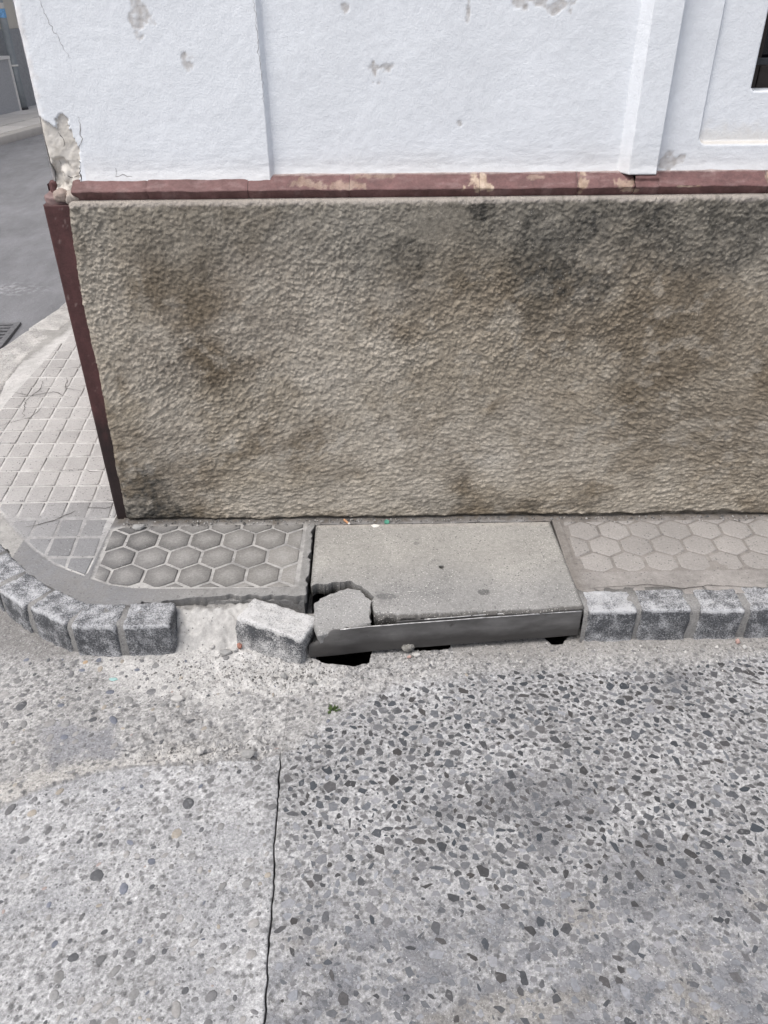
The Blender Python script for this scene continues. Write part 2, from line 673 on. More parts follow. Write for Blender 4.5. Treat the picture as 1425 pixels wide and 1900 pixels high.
def road_z(x, y):
    z = 0.0030 * fbm(x * 5, y * 5, 3, 41) + 0.0016 * fbm(x * 38, y * 38, 3, 42) + 0.0008 * pn(x * 130, y * 130, 43)
    left = x < crack_x(y)
    um = upper_mask(x, y)
    z = z + np.where(left, 0.006 * um * sstep(-0.27, -0.42, x), 0.0)
    ed = np.abs(y - poly_y(EDGE, x) - 0.012 * fbm(x * 14, y * 14, 4, 31))
    z = z - 0.0045 * left * sstep(0.008, 0.001, ed) * (0.6 + 0.9 * fbm(x * 30, y * 30, 2, 32))
    # crumbled patch around the loose sett and the hole
    rub = blob(x, y, -0.30, -0.62, 0.34, 0.12, 0.5, 7, 44)
    z = z + rub * (0.011 * fbm(x * 28, y * 28, 4, 45) + 0.004)
    rub2 = blob(x, y, -0.45, -0.86, 0.22, 0.09, 0.5, 7, 46)
    z = z + rub2 * (0.018 * fbm(x * 24, y * 24, 4, 47) - 0.004)
    # gutter rises a little against the kerb
    z = z + 0.010 * sstep(-0.64, -0.50, y) * (np.abs(x - 0.17) > 0.42)
    return z


def road_col(x, y):
    n1 = fbm(x * 4, y * 4, 5, 51)
    n2 = fbm(x * 30, y * 30, 4, 52)
    n3 = fbm(x * 120, y * 120, 3, 53)
    left = x < crack_x(y)
    um = upper_mask(x, y)
    c = np.empty(x.shape + (3,))
    c[:] = (0.370, 0.373, 0.380)
    up = np.where(left, um, sstep(-0.02, 0.02, y - poly_y(AGG, x) - 0.02 * n1))
    c = mixc(c, (0.350, 0.347, 0.343), up)
    c *= (1 + 0.24 * n1 + 0.32 * n2 + 0.55 * n3)[..., None]
    c = c * np.where(left, 1.0, 0.93)[..., None]
    dy_ = y - poly_y(EDGE, x) - 0.012 * fbm(x * 14, y * 14, 4, 31)
    cem = left * sstep(-0.002, 0.006, dy_) * sstep(0.075, 0.03, dy_ + 0.05 * n1) * sstep(-0.35, -0.62, x)
    c = mixc(c, np.stack([0.40 + 0.08 * n2, 0.388 + 0.08 * n2, 0.368 + 0.08 * n2], -1), cem * 0.85)
    c = mixc(c, (0.17, 0.165, 0.16), left * sstep(0.006, 0.0015, np.abs(dy_)) * np.clip(0.55 + 1.2 * n2, 0, 0.85))
    # small sunken aggregate showing through the laitance
    f1, f2, rv = cells(x * 62 + 0.3 * n2, y * 62, 3)
    dens = np.where(left, 0.22, 0.42) * (1 - up) + 0.26 * up
    m = (rv < dens) * sstep(0.46, 0.30, f1)
    sh = 0.085 + 0.15 * _hv[(rv * 9973).astype(int) & 255]
    c = mixc(c, np.stack([sh, sh, sh * 1.03], -1), m * 0.85)
    f1, f2, rv = cells(x * 115, y * 115, 8)
    m = (rv < dens) * sstep(0.48, 0.30, f1)
    sh = 0.10 + 0.25 * _hv[(rv * 7919).astype(int) & 255]
    c = mixc(c, np.stack([sh, sh, sh], -1), m * 0.6)
    # tyre and damp staining of the right slab
    right = ~left
    st = 0.75 * blob(x, y, 0.36, -1.08, 0.20, 0.10, 0.8, 8, 54) + 0.6 * blob(x, y, 0.62, -1.24, 0.17, 0.10, 0.6, 8, 55) \
        + 0.55 * blob(x, y, 0.83, -0.66, 0.05, 0.035, 0.4, 20, 56)
    c = mixc(c, (0.110, 0.113, 0.124), np.clip(st, 0, 0.85) * right * np.clip(0.60 + 1.1 * n2 + 0.9 * n3, 0, 1))
    low = sstep(-1.14, -1.42, y + 0.14 * n1 - 0.10 * (x - 0.4)) * right
    pat = sstep(-0.10, 0.22, fbm(x * 13, y * 17, 5, 57))
    c = mixc(c, (0.165, 0.170, 0.185), low * np.clip(0.18 + 0.65 * pat + 0.7 * n2 + 0.6 * n3, 0, 0.95))
    br = sstep(0.1, 0.45, fbm(x * 6, y * 8, 4, 58))
    c = mixc(c, (0.24, 0.225, 0.20), low * br * 0.5)
    # bluish film on the left slab, pale dust by the kerb
    lf = left * (1 - um)
    c = mixc(c, (0.28, 0.286, 0.30), lf * 0.45 * sstep(0.0, 0.35, fbm(x * 5 + 3, y * 7, 4, 59)))
    gd = left * blob(x, y, -0.80, -0.86, 0.10, 0.06, 0.6, 12, 60)
    c = mixc(c, (0.21, 0.215, 0.235), gd * 0.7)
    gd = left * sstep(-0.60, -0.50, y + 0.08 * n1) * sstep(-0.72, -0.95, x)
    c = mixc(c, (0.20, 0.195, 0.19), gd * 0.8)
    dust = blob(x, y, -0.46, -0.61, 0.32, 0.11, 0.5, 7, 61)
    c = mixc(c, (0.50, 0.495, 0.485), dust * (0.70 + 0.3 * n2))
    gut = sstep(-0.60, -0.52, y + 0.03 * n2) * (x > 0.2)
    c = mixc(c, (0.27, 0.262, 0.25), gut * 0.75)
    return np.clip(c, 0.02, 0.8)


ys = axis((-9.0, -1.9, 0.08), (-1.9, -1.62, 0.01), (-1.62, -0.45, 0.0031), (-0.45, -0.25, 0.012))


def build_road(name, xs, side):
    X, Y = np.meshgrid(xs, ys)
    cx = crack_x(Y)
    gap = 0.0042 * sstep(-0.88, -0.95, Y) * (0.7 + 0.9 * np.abs(fbm(Y * 9, Y * 0, 3, 23))) + 0.0002
    if side < 0:
        w = sstep(-0.40, -0.27, X)
        X = X + (cx - gap / 2 + 0.27) * w
    else:
        w = sstep(-0.14, -0.27, X)
        X = X + (cx + gap / 2 + 0.27) * w
    Z = road_z(X, Y)
    C = road_col(X, Y)
    # edges of the joint are slightly broken away
    d = np.abs(X - cx)
    Z = Z - 0.004 * sstep(0.012, 0.0, d) * sstep(-0.88, -0.95, Y) * (0.6 + fbm(X * 50, Y * 50, 2, 24))
    xm = (X[:-1, :-1] + X[1:, 1:]) / 2
    ym = (Y[:-1, :-1] + Y[1:, 1:]) / 2
    jx = xm + 0.006 * fbm(xm * 40, ym * 40, 3, 25)
    jy = ym + 0.006 * fbm(xm * 40 + 9, ym * 40, 3, 26)
    keep = ~in_poly(jx, jy, HOLE)
    keep &= ~((xm < -1.3) & (ym > -0.3))
    me = grid_mesh(name, np.stack([X, Y, Z], -1), C, keep, skirt=(0, 0, -0.03), relax=3)
    return tag(link(name, me, M['road']), kind='structure')


road_left = build_road('road', axis((-6.0, -1.35, 0.06), (-1.35, -0.27, 0.0031)), -1)
road_right = build_road('road', axis((-0.27, 1.30, 0.0031), (1.30, 1.6, 0.012), (1.6, 9.0, 0.08)), 1)

# ground sheet to the horizon, open where the drain pit is
R = 900
hx0, hx1, hy0, hy1 = -0.26, 0.60, -0.60, -0.02
gx = [-R, hx0, hx1, R]
gy = [-R, hy0, hy1, R]
gv = [(x, y, -0.045) for y in gy for x in gx]
gf = [(j * 4 + i, j * 4 + i + 1, (j + 1) * 4 + i + 1, (j + 1) * 4 + i) for j in range(3) for i in range(3) if not (i == 1 and j == 1)]
tag(link('ground', mesh('ground', gv, gf), M['asphalt']), kind='structure')
# asphalt of the side street
xs_ = axis((-14, -5.0, 0.5), (-5.0, -1.0, 0.1))
ys_ = axis((-0.45, 5, 0.1), (5, 40, 0.5))
X, Y = np.meshgrid(xs_, ys_)
Z = -0.006 + 0.010 * fbm(X * 0.9, Y * 0.9, 3, 71)
tag(link('side_street', grid_mesh('side_street', np.stack([X, Y, Z], -1)), M['asphalt']), kind='structure')
# the drain pit below the cover
pv, pf = box_vf(hx0 + 0.012, hx1 - 0.012, hy0 + 0.005, hy1 - 0.01, -0.55, -0.02)
pf = [f[::-1] for i, f in enumerate(pf) if i != 1]
tag(link('drain_pit', mesh('drain_pit', pv, pf), M['soil']), kind='structure')


# ------------------------------------------------------------------ aggregate set in the road
def project(p):
    v = Vector(p) - CAM
    z = v.dot(fw)
    if z <= 0.05: return None
    return 712.5 + F_PX * v.dot(RT) / z, 950 - F_PX * v.dot(UP) / z, z


rs = random.Random(11)


def chip_mesh(k, n):
    """angular stone with a split face, its arris chipped by short extra corners"""
    r = random.Random(k)
    an = sorted((i + r.uniform(-0.40, 0.40)) * 2 * math.pi / n for i in range(n))
    cor = [(math.cos(a) * q, math.sin(a) * q) for a, q in zip(an, [r.uniform(0.70, 1.15) for _ in an])]
    ring = []
    for i in range(n):
        (x0, y0), (x1, y1) = cor[i], cor[(i + 1) % n]
        ring.append((x0 * 0.96 + x1 * 0.04, y0 * 0.96 + y1 * 0.04))
        t, b = r.uniform(0.3, 0.7), r.uniform(-0.07, 0.09)
        ring.append((x0 + (x1 - x0) * t + (y1 - y0) * b, y0 + (y1 - y0) * t - (x1 - x0) * b))
    m = len(ring)
    tx, ty = r.uniform(-0.09, 0.09), r.uniform(-0.09, 0.09)
    V = [(x * 1.05, y * 1.05, -0.9) for x, y in ring]
    V += [(x, y, -0.10 + tx * x + ty * y) for x, y in ring]
    V += [(x * 0.88, y * 0.88, 0.05 + tx * x + ty * y) for x, y in ring]
    Fc = []
    for l in (0, 1):
        for i in range(m):
            Fc.append((l * m + i, l * m + (i + 1) % m, (l + 1) * m + (i + 1) % m, (l + 1) * m + i))
    Fc.append(tuple(2 * m + i for i in range(m)))
    return V, Fc


def pebble_mesh(k, n=9):
    r = random.Random(100 + k)
    ph = r.uniform(0, 6)
    rad = [1 + 0.10 * math.sin(2 * math.pi * i / n * 2 + ph) + r.uniform(-0.06, 0.06) for i in range(n)]
    V, Fc = [], []
    for sc, z in ((1.0, -0.5), (0.97, 0.02), (0.70, 0.20)):
        for i in range(n):
            a = 2 * math.pi * i / n
            V.append((math.cos(a) * rad[i] * sc, math.sin(a) * rad[i] * sc, z))
    V.append((0, 0, 0.26))
    for l in (0, 1):
        for i in range(n):
            Fc.append((l * n + i, l * n + (i + 1) % n, (l + 1) * n + (i + 1) % n, (l + 1) * n + i))
    for i in range(n):
        Fc.append((2 * n + i, 2 * n + (i + 1) % n, 3 * n))
    return V, Fc


CHIPS = [chip_mesh(k, 4 + k % 3) for k in range(32)]
PEBBLES = [pebble_mesh(k) for k in range(12)]


def throw(n_try, box, rfun, ok, sep, seed=1):
    """dart throwing with a spatial hash; ok gives the density of arrays of points; returns (x, y, r)"""
    cs = 0.04
    rg = np.random.RandomState(seed)
    x_, y_ = rg.uniform(box[0], box[1], n_try), rg.uniform(box[2], box[3], n_try)
    sel = rg.rand(n_try) < ok(x_, y_)
    rad = sorted((rfun() for _ in range(int(sel.sum()))), reverse=True)       # large stones settle first
    grid = {}
    out = []
    for x, y, r in zip(x_[sel].tolist(), y_[sel].tolist(), rad):
        gx_, gy_ = int(x // cs), int(y // cs)
        bad = False
        for i in (-1, 0, 1):
            for j in (-1, 0, 1):
                for (a, b, c) in grid.get((gx_ + i, gy_ + j), ()):
                    if (a - x) ** 2 + (b - y) ** 2 < ((c + r) * sep) ** 2:
                        bad = True
                        break
                if bad: break
            if bad: break
        if bad: continue
        grid.setdefault((gx_, gy_), []).append((x, y, r))
        out.append((x, y, r))
    return out


def set_stones(stones, shapes, part, mass, parent, m_one, m_all, colfun, lift, zscale, smooth, aspect, ang=None):
    """stones: (x,y,r). The 300 that show largest become parts, the rest one mass."""
    xs = np.array([s[0] for s in stones])
    ysn = np.array([s[1] for s in stones])
    zz = road_z(xs, ysn)
    rec = []
    for (x, y, r), z in zip(stones, zz):
        q = project((x, y, 0))
        vis = q is not None and -10 < q[0] < 1435 and -10 < q[1] < 1910
        size = r / q[2] if vis else 0
        rec.append((size, x, y, r, z))
    rec.sort(reverse=True)
    ms = []
    for k, (V, Fc) in enumerate(shapes):
        me = mesh(part, V, Fc, smooth)
        me.materials.append(m_one)
        ms.append(me)
    aV, aF, aC = [], [], []
    for i, (size, x, y, r, z) in enumerate(rec):
        k = rs.randrange(len(shapes))
        asp = rs.uniform(*aspect)
        a = rs.uniform(0, 2 * math.pi) if ang is None else rs.gauss(ang, 0.7)
        col = colfun(x, y, r)
        zs = zscale * r
        loc = (x, y, z + lift * (0.6 + 0.8 * rs.random()))
        if i < 300 and size > 0:
            o = link(part, ms[k], None, parent, loc, (0, 0, a))
            o.scale = (r, r * asp, zs)
            o.color = (*col, 1)
        else:
            V, Fc = shapes[k]
            b = len(aV)
            ca, sa = math.cos(a), math.sin(a)
            for v in V:
                vx, vy = v[0] * r, v[1] * r * asp
                aV.append((loc[0] + vx * ca - vy * sa, loc[1] + vx * sa + vy * ca, loc[2] + v[2] * zs))
                aC.append(col)
            aF.extend(tuple(q + b for q in f) for f in Fc)
    if aV:
        o = link(mass, mesh(mass, aV, aF, smooth, np.array(aC)), m_all, parent)
        o['kind'] = 'stuff'


def chip_density(x, y):
    e = poly_y(AGG, x)
    d = np.clip((e - y) / 0.08 + 0.25, 0, 1)
    d = d * np.where(x < -0.19, 0.6, 1.0)
    d = d * (0.95 + 1.1 * np.clip(fbm(x * 6, y * 6, 3, 81), -0.6, 0.2))
    d = d * np.where((x > 0.10) & (x < 0.34) & (y > -0.78), 0.5, 1.0)
    d = d * (1 - 0.5 * sstep(-1.18, -1.42, y - 0.10 * (x - 0.4)))
    return np.where((x < crack_x(y) + 0.02) | (y > e - 0.01), 0, d)


def chip_col(x, y, r):
    g = rs.choice((0.050, 0.058, 0.066, 0.075, 0.085, 0.10, 0.13))
    f_ = max(0.0, min(1.0, (-1.12 - y - 0.10 * (x - 0.4)) / 0.22))
    if rs.random() < 0.75 * f_: g += rs.uniform(0.04, 0.16)
    elif rs.random() < 0.16: g += rs.uniform(0.02, 0.08)
    if rs.random() < 0.05: g = rs.uniform(0.18, 0.26)
    w = rs.uniform(-0.004, 0.006)
    return (g * 0.97 - w, g * 0.99, g * 1.06 + w)


chips = throw(44000, (-0.25, 1.45, -1.75, -0.52),
              lambda: min(0.0175, max(0.0040, math.exp(rs.gauss(math.log(0.0074), 0.38)))), chip_density, 0.83, 5)
set_stones(chips, CHIPS, 'slate_chip', 'slate_chips', road_right, M['chip'], M['chips'], chip_col, 0.0007, 0.15, False, (0.42, 0.95), -0.45)

PEBCOL = [((0.15, 0.15, 0.155), 26), ((0.21, 0.21, 0.21), 30), ((0.27, 0.265, 0.26), 30), ((0.095, 0.098, 0.105), 12), ((0.29, 0.265, 0.23), 8),
          ((0.33, 0.25, 0.17), 1), ((0.30, 0.25, 0.235), 2), ((0.42, 0.415, 0.405), 3), ((0.14, 0.15, 0.18), 6)]
_pc = [c for c, w in PEBCOL for _ in range(w)]


def peb_col(x, y, r):
    c = rs.choice(_pc)
    k = rs.uniform(0.85, 1.15)
    return tuple(v * k for v in c)


def peb_density(x, y):
    e = poly_y(EDGE, x)
    lim = crack_x(y) - 0.012 + np.where(y > -0.80, 0.16, 0.0)
    d = np.where(y > e, np.where(x < -0.55, 0.85, 0.40) * np.where((y > -0.66) & (x > -0.75), 0.3, 1.0), np.clip(0.50 + 0.8 * fbm(x * 4, y * 4, 3, 83), 0.05, 1) * np.where(y > -1.15, 0.7, 1.0))
    return np.where((x > lim) | (y > -0.56) | (np.abs(y - e) < 0.015) | ((y > e) & (y < e + 0.05) & (x < -0.5)), 0, d)


pebs = throw(4600, (-1.45, -0.10, -1.75, -0.56), lambda: min(0.0165, max(0.0036, math.exp(rs.gauss(math.log(0.0062), 0.42)))), peb_density, 1.15, 6)
set_stones(pebs, PEBBLES, 'pebble', 'pebbles', road_left, M['chip'], M['chips'], peb_col, 0.0, 0.55, True, (0.5, 0.95), 0.7)
# a few round pebbles in the strip in front of the cover
strip = throw(240, (0.0, 1.4, -0.66, -0.53), lambda: rs.uniform(0.004, 0.009), lambda x, y: 0.5 + 0 * x, 2.2, 7)
set_stones(strip, PEBBLES, 'pebble', 'pebbles', road_right, M['chip'], M['chips'], peb_col, 0.0, 0.5, True, (0.5, 0.95), 0.1)

# ------------------------------------------------------------------ pavement
pavement = tag(empty('pavement', (0, 0, 0)), kind='structure')
KERB = [(-0.627, -0.546), (-0.784, -0.553), (-0.896, -0.547), (-0.990, -0.500), (-1.083, -0.446), (-1.172, -0.376), (-1.30, -0.25), (-1.48, -0.02), (-1.70, 0.35),
        (-1.88, 0.80), (-1.98, 1.25), (-1.985, 1.62), (-1.935, 1.93), (-1.885, 2.32), (-1.87, 3.0), (-2.1, 6.0), (-2.7, 12.0), (-3.6, 22.0)]


def offset(poly, d):
    """shift an open polyline to its right-hand (inner) side"""
    out = []
    P = [Vector((p[0], p[1])) for p in poly]
    for i, p in enumerate(P):
        t = (P[min(i + 1, len(P) - 1)] - P[max(i - 1, 0)]).normalized()
        nrm = Vector((t.y, -t.x))
        out.append((p.x + nrm.x * d, p.y + nrm.y * d))
    return out


def wall_x(y):
    return -0.90 - 0.09 * y


back = offset(KERB, 0.095)
PAVE_L = [(-0.238, 0.03), (-0.238, -0.424), (-0.45, -0.412), (-0.60, -0.424)] + back[1:] + [(wall_x(22) + 0.3, 22.0), (wall_x(0.03) + 0.3, 0.03)]
HEX_L = [(-0.264, -0.030), (-0.264, -0.374), (-0.60, -0.379), (-0.76, -0.374), (-0.85, -0.356), (-0.915, -0.322), (-0.930, -0.05), (-0.88, -0.030)]
TILES = [(-0.934, -0.312), (-1.052, -0.250), (-1.14, -0.175), (-1.222, -0.091), (-1.285, -0.022), (-1.349, 0.060), (-1.56, 0.36), (-1.74, 0.80), (-1.80, 1.22), (-1.785, 1.45),
         (-1.715, 1.82), (-1.69, 2.3), (-1.69, 2.7), (wall_x(2.7) - 0.005, 2.7), (wall_x(0) - 0.03, 0.02)]
HEX_R = [(0.600, -0.036), (0.600, -0.318), (2.6, -0.300), (2.6, -0.020)]
TILE_WORN = [(-0.93, -0.32), (-1.40, -0.32), (-1.40, 0.09), (-1.15, 0.09), (-0.93, 0.24)]


def pave_fields(X, Y):
    n1 = fbm(X * 6, Y * 6, 4, 91)
    n2 = fbm(X * 40, Y * 40, 4, 92)
    hexl, tile, hexr = in_poly(X, Y, HEX_L), in_poly(X, Y, TILES), in_poly(X, Y, HEX_R)
    worn = blob(X, Y, -1.12, -0.10, 0.26, 0.17, 0.3, 7, 93)
    Z = PZ + 0.0022 * n1 + 0.0007 * n2
    Z = Z - hexl * (0.0036 + 0.004 * n1) - tile * (0.0045 - 0.0030 * worn) - hexr * (0.0026 - 0.0018 * sstep(-0.20, -0.30, Y))
    Z = Z + 0.003 * sstep(-0.05, 0.0, Y) * (Y < 0.1) * (X > -0.90) * (1 + 1.5 * n2)
    C = np.empty(X.shape + (3,))
    C[:] = (0.255, 0.252, 0.250)
    right = X > 0.5
    C = mixc(C, (0.272, 0.258, 0.247), right * 1.0)
    C = mixc(C, (0.47, 0.465, 0.455), tile * (1 - 0.3 * worn))
    gd_ = sstep(-0.1, 0.35, fbm(X * 12, Y * 12, 4, 97))
    C = mixc(C, (0.40, 0.395, 0.385), hexl * (0.85 - 0.65 * gd_))
    C = mixc(C, (0.215, 0.200, 0.187), hexr * 0.7)
    # dark polished corner outside the arc
    band = (~tile & ~hexl & (X < -0.24) & (Y < 0.02))
    C = mixc(C, (0.185, 0.187, 0.193), band * sstep(-1.30, -1.15, X) * np.clip(0.75 + 0.8 * n1 + 0.7 * n2, 0, 1))
    C = mixc(C, (0.25, 0.248, 0.243), band * sstep(-0.75, -0.55, X))
    C = mixc(C, (0.34, 0.335, 0.32), (X < -1.2) * ~tile * 0.8)
    C = mixc(C, (0.24, 0.24, 0.245), tile * worn * 0.55)
    C *= (1 + 0.20 * n1 + 0.22 * n2)[..., None]
    # soil gathered along the foot of the wall
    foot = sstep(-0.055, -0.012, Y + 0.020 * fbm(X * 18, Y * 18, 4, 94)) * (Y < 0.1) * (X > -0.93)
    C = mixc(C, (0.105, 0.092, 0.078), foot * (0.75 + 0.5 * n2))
    edge = (X > 0.5) * sstep(0.622, 0.585, X + 0.02 * n2)
    C = mixc(C, (0.16, 0.145, 0.13), edge * 0.6)
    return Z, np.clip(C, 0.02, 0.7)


def pave_part(name, xs, ys, poly, mat='pave', rag=0.006):
    X, Y = np.meshgrid(xs, ys)
    Z, C = pave_fields(X, Y)
    xm = (X[:-1, :-1] + X[1:, 1:]) / 2
    ym = (Y[:-1, :-1] + Y[1:, 1:]) / 2
    keep = in_poly(xm + rag * fbm(xm * 22, ym * 22, 4, 95), ym + rag * fbm(xm * 22 + 7, ym * 22, 4, 96), poly)
    me = grid_mesh(name, np.stack([X, Y, Z], -1), C, keep, skirt=(0, 0.004, -0.034), relax=4, skirt_col=(0.17, 0.166, 0.16))
    return link(name, me, M[mat], pavement)


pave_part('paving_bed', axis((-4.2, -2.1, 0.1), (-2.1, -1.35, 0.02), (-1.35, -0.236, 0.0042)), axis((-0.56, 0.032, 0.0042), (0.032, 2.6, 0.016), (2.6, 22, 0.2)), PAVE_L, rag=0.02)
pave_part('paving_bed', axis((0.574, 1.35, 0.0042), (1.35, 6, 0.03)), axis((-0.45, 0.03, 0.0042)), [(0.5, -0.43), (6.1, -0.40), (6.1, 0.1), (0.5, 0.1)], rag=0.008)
pave_part('paving_bed', axis((-0.236, 0.574, 0.0042)), axis((-0.048, 0.03, 0.0042)), [(-0.3, -0.042), (0.7, -0.034), (0.7, 0.1), (-0.3, 0.1)], rag=0.006)
# solid core under the paving
for (x0, x1, y0, y1) in ((-0.93, -0.245, -0.415, 0.02), (0.58, 6.0, -0.40, 0.02), (-0.25, 0.60, -0.03, 0.02)):
    v, f = box_vf(x0, x1, y0, y1, -0.4, PZ - 0.02)
    link('paving_core', mesh('paving_core', v, f), M['mortar'], pavement)


def clip(poly, zone):
    """clip polygon by a convex zone"""
    ar = sum(zone[i][0] * zone[(i + 1) % len(zone)][1] - zone[(i + 1) % len(zone)][0] * zone[i][1] for i in range(len(zone)))
    z = zone if ar > 0 else zone[::-1]
    out = list(poly)
    for i in range(len(z)):
        a, b = z[i], z[(i + 1) % len(z)]
        inp, out = out, []
        if not inp: return []

        def sd(p): return (b[0] - a[0]) * (p[1] - a[1]) - (b[1] - a[1]) * (p[0] - a[0])
        for k in range(len(inp)):
            p, q = inp[k - 1], inp[k]
            sp, sq = sd(p), sd(q)
            if (sp >= 0) != (sq >= 0):
                t = sp / (sp - sq)
                out.append((p[0] + (q[0] - p[0]) * t, p[1] + (q[1] - p[1]) * t))
            if sq >= 0: out.append(q)
    return out


def pad_mesh(name, poly, bev=0.004, dome=0.0, depth=0.009):
    """raised pad with rounded shoulders; poly in local coordinates"""
    n = len(poly)
    cx = sum(p[0] for p in poly) / n
    cy = sum(p[1] for p in poly) / n
    sz = min(math.hypot(p[0] - cx, p[1] - cy) for p in poly)
    V, Fc = [], []
    for sc, z in ((1.0, -depth), (1.0, -0.0022), (1 - 0.45 * bev / sz, -0.0007), (1 - 1.2 * bev / sz, 0.0), (max(0.2, 1 - 4.5 * bev / sz), dome)):
        for p in poly: V.append((cx + (p[0] - cx) * sc, cy + (p[1] - cy) * sc, z))
    for l in range(4):
        for i in range(n):
            Fc.append((l * n + i, l * n + (i + 1) % n, (l + 1) * n + (i + 1) % n, (l + 1) * n + i))
    Fc.append(tuple(4 * n + i for i in range(n)))
    return mesh(name, V, Fc, True)


def poly_area(p):
    return 0.5 * abs(sum(p[i][0] * p[(i + 1) % len(p)][1] - p[(i + 1) % len(p)][0] * p[i][1] for i in range(len(p))))


def shrink(zone, d):
    cx = sum(p[0] for p in zone) / len(zone)
    cy = sum(p[1] for p in zone) / len(zone)
    out = []
    for x, y in zone:
        L_ = math.hypot(x - cx, y - cy)
        out.append((cx + (x - cx) * (1 - d / L_), cy + (y - cy) * (1 - d / L_)))
    return out


def hexes(rows, dxp, ry, gap, zone, colfun, z, bev, dome, xlim, mat='paver'):
    ap = dxp / 2
    hexp = [(0, ry), (-ap, ry / 2), (-ap, -ry / 2), (0, -ry), (ap, -ry / 2), (ap, ry / 2)]
    k = 1 - gap / dxp
    hexp = [(a * k, b * k) for a, b in hexp]
    full = None
    for y, x0 in rows:
        i0 = int((xlim[0] - x0) // dxp)
        for i in range(i0, i0 + int((xlim[1] - xlim[0]) / dxp) + 3):
            x = x0 + i * dxp
            wob = rs.uniform(-0.0012, 0.0012)
            P = [(x + a, y + b + wob) for a, b in hexp]
            Q = clip(P, shrink(zone, 0.013))
            if len(Q) < 3 or poly_area(Q) < 0.0004: continue
            if abs(poly_area(Q) - poly_area(P)) < 1e-6:
                if full is None: full = pad_mesh('hexagon_paver', hexp, bev, dome)
                me = full
                loc = (x, y + wob, z)
            else:
                me = pad_mesh('hexagon_paver', [(a - x, b - y) for a, b in Q], bev, 0)
                loc = (x, y, z)
            zn = 0.0022 * float(fbm(np.array([x * 6]), np.array([y * 6]), 4, 91)[0])
            o = link('hexagon_paver', me, M[mat], pavement, (loc[0], loc[1], loc[2] + zn), (rs.uniform(-.006, .006), rs.uniform(-.006, .006), rs.uniform(-.01, .01)))
            o.color = (*colfun(x, y), 1)


def hexl_col(x, y):
    k = rs.uniform(0.76, 1.16)
    t = min(1, max(0, (x + 0.85) / 0.5))
    if y > -0.13: k *= 0.82
    a = (0.150, 0.148, 0.148)
    b = (0.230, 0.223, 0.212)
    return tuple((p * (1 - t) + q * t) * k for p, q in zip(a, b))


def hexr_col(x, y):
    k = rs.uniform(0.93, 1.07)
    return (0.305 * k, 0.291 * k, 0.279 * k)


hexes([(-0.024, -0.325), (-0.119, -0.378), (-0.215, -0.325), (-0.311, -0.379), (-0.407, -0.325)], 0.1065, 0.064, 0.0105, HEX_L, hexl_col, PZ + 0.0005, 0.005, 0.0018, (-1.0, -0.2), 'hexworn')
hexes([(-0.002, 0.618), (-0.090, 0.669), (-0.179, 0.618), (-0.268, 0.672), (-0.357, 0.618)], 0.1020, 0.0597, 0.0085, HEX_R, hexr_col, PZ + 0.0002, 0.004, 0.0006, (0.55, 2.5))


def tcol(i, y): return -1.332 - 0.09 * (y - 0.6) + 0.0815 * i


tile_full = None
for k in range(-5, 23):
    y0, y1 = 0.124 + 0.111 * k, 0.124 + 0.111 * (k + 1)
    for i in range(-7, 6):
        g = 0.0048
        h_ = 0.0072
        P = [(tcol(i, y0) + g, y0 + h_), (tcol(i + 1, y0) - g, y0 + h_), (tcol(i + 1, y1) - g, y1 - h_), (tcol(i, y1) + g, y1 - h_)]
        Q = clip(P, shrink(TILES, 0.014))
        if len(Q) < 3 or poly_area(Q) < 0.0006: continue
        cx, cy = (P[0][0] + P[2][0]) / 2, (P[0][1] + P[2][1]) / 2
        if abs(poly_area(Q) - poly_area(P)) < 1e-7:
            if tile_full is None: tile_full = pad_mesh('square_paver', [(a - cx, b - cy) for a, b in P], 0.0035, 0.0004)
            me = tile_full
        else:
            me = pad_mesh('square_paver', [(a - cx, b - cy) for a, b in Q], 0.0035, 0)
        zn = 0.0022 * float(fbm(np.array([cx * 6]), np.array([cy * 6]), 4, 91)[0])
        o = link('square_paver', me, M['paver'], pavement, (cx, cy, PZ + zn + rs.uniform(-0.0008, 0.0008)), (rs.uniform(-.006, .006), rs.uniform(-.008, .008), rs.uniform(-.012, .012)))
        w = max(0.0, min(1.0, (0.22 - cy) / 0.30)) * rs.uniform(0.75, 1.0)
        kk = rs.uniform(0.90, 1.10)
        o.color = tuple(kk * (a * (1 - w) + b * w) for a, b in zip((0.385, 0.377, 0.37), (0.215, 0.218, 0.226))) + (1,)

# ------------------------------------------------------------------ kerb
def pale_top_block(name, lx, ly, lz, r, n, amp, freq, seed, top):
    """hewn granite block; its upper face and worn front arris are paler than the sides (attribute Col)"""
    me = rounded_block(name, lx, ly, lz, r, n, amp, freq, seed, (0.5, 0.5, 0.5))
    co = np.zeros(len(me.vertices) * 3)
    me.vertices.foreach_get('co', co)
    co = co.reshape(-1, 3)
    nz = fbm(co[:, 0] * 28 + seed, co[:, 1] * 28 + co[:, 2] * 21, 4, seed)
    w = sstep(lz - 0.022, lz - 0.006, co[:, 2] + 0.012 * nz) * (top + 0.35 * nz)  # upper face set paler than the sides, unevenly
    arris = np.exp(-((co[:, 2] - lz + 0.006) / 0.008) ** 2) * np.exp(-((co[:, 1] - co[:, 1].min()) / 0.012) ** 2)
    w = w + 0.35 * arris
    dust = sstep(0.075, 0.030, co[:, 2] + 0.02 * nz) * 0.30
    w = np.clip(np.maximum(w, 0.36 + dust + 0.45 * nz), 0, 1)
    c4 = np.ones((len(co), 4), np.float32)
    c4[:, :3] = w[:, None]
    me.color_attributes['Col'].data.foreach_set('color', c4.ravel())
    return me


kerb = tag(empty('kerb', (0, 0, 0)), kind='structure')


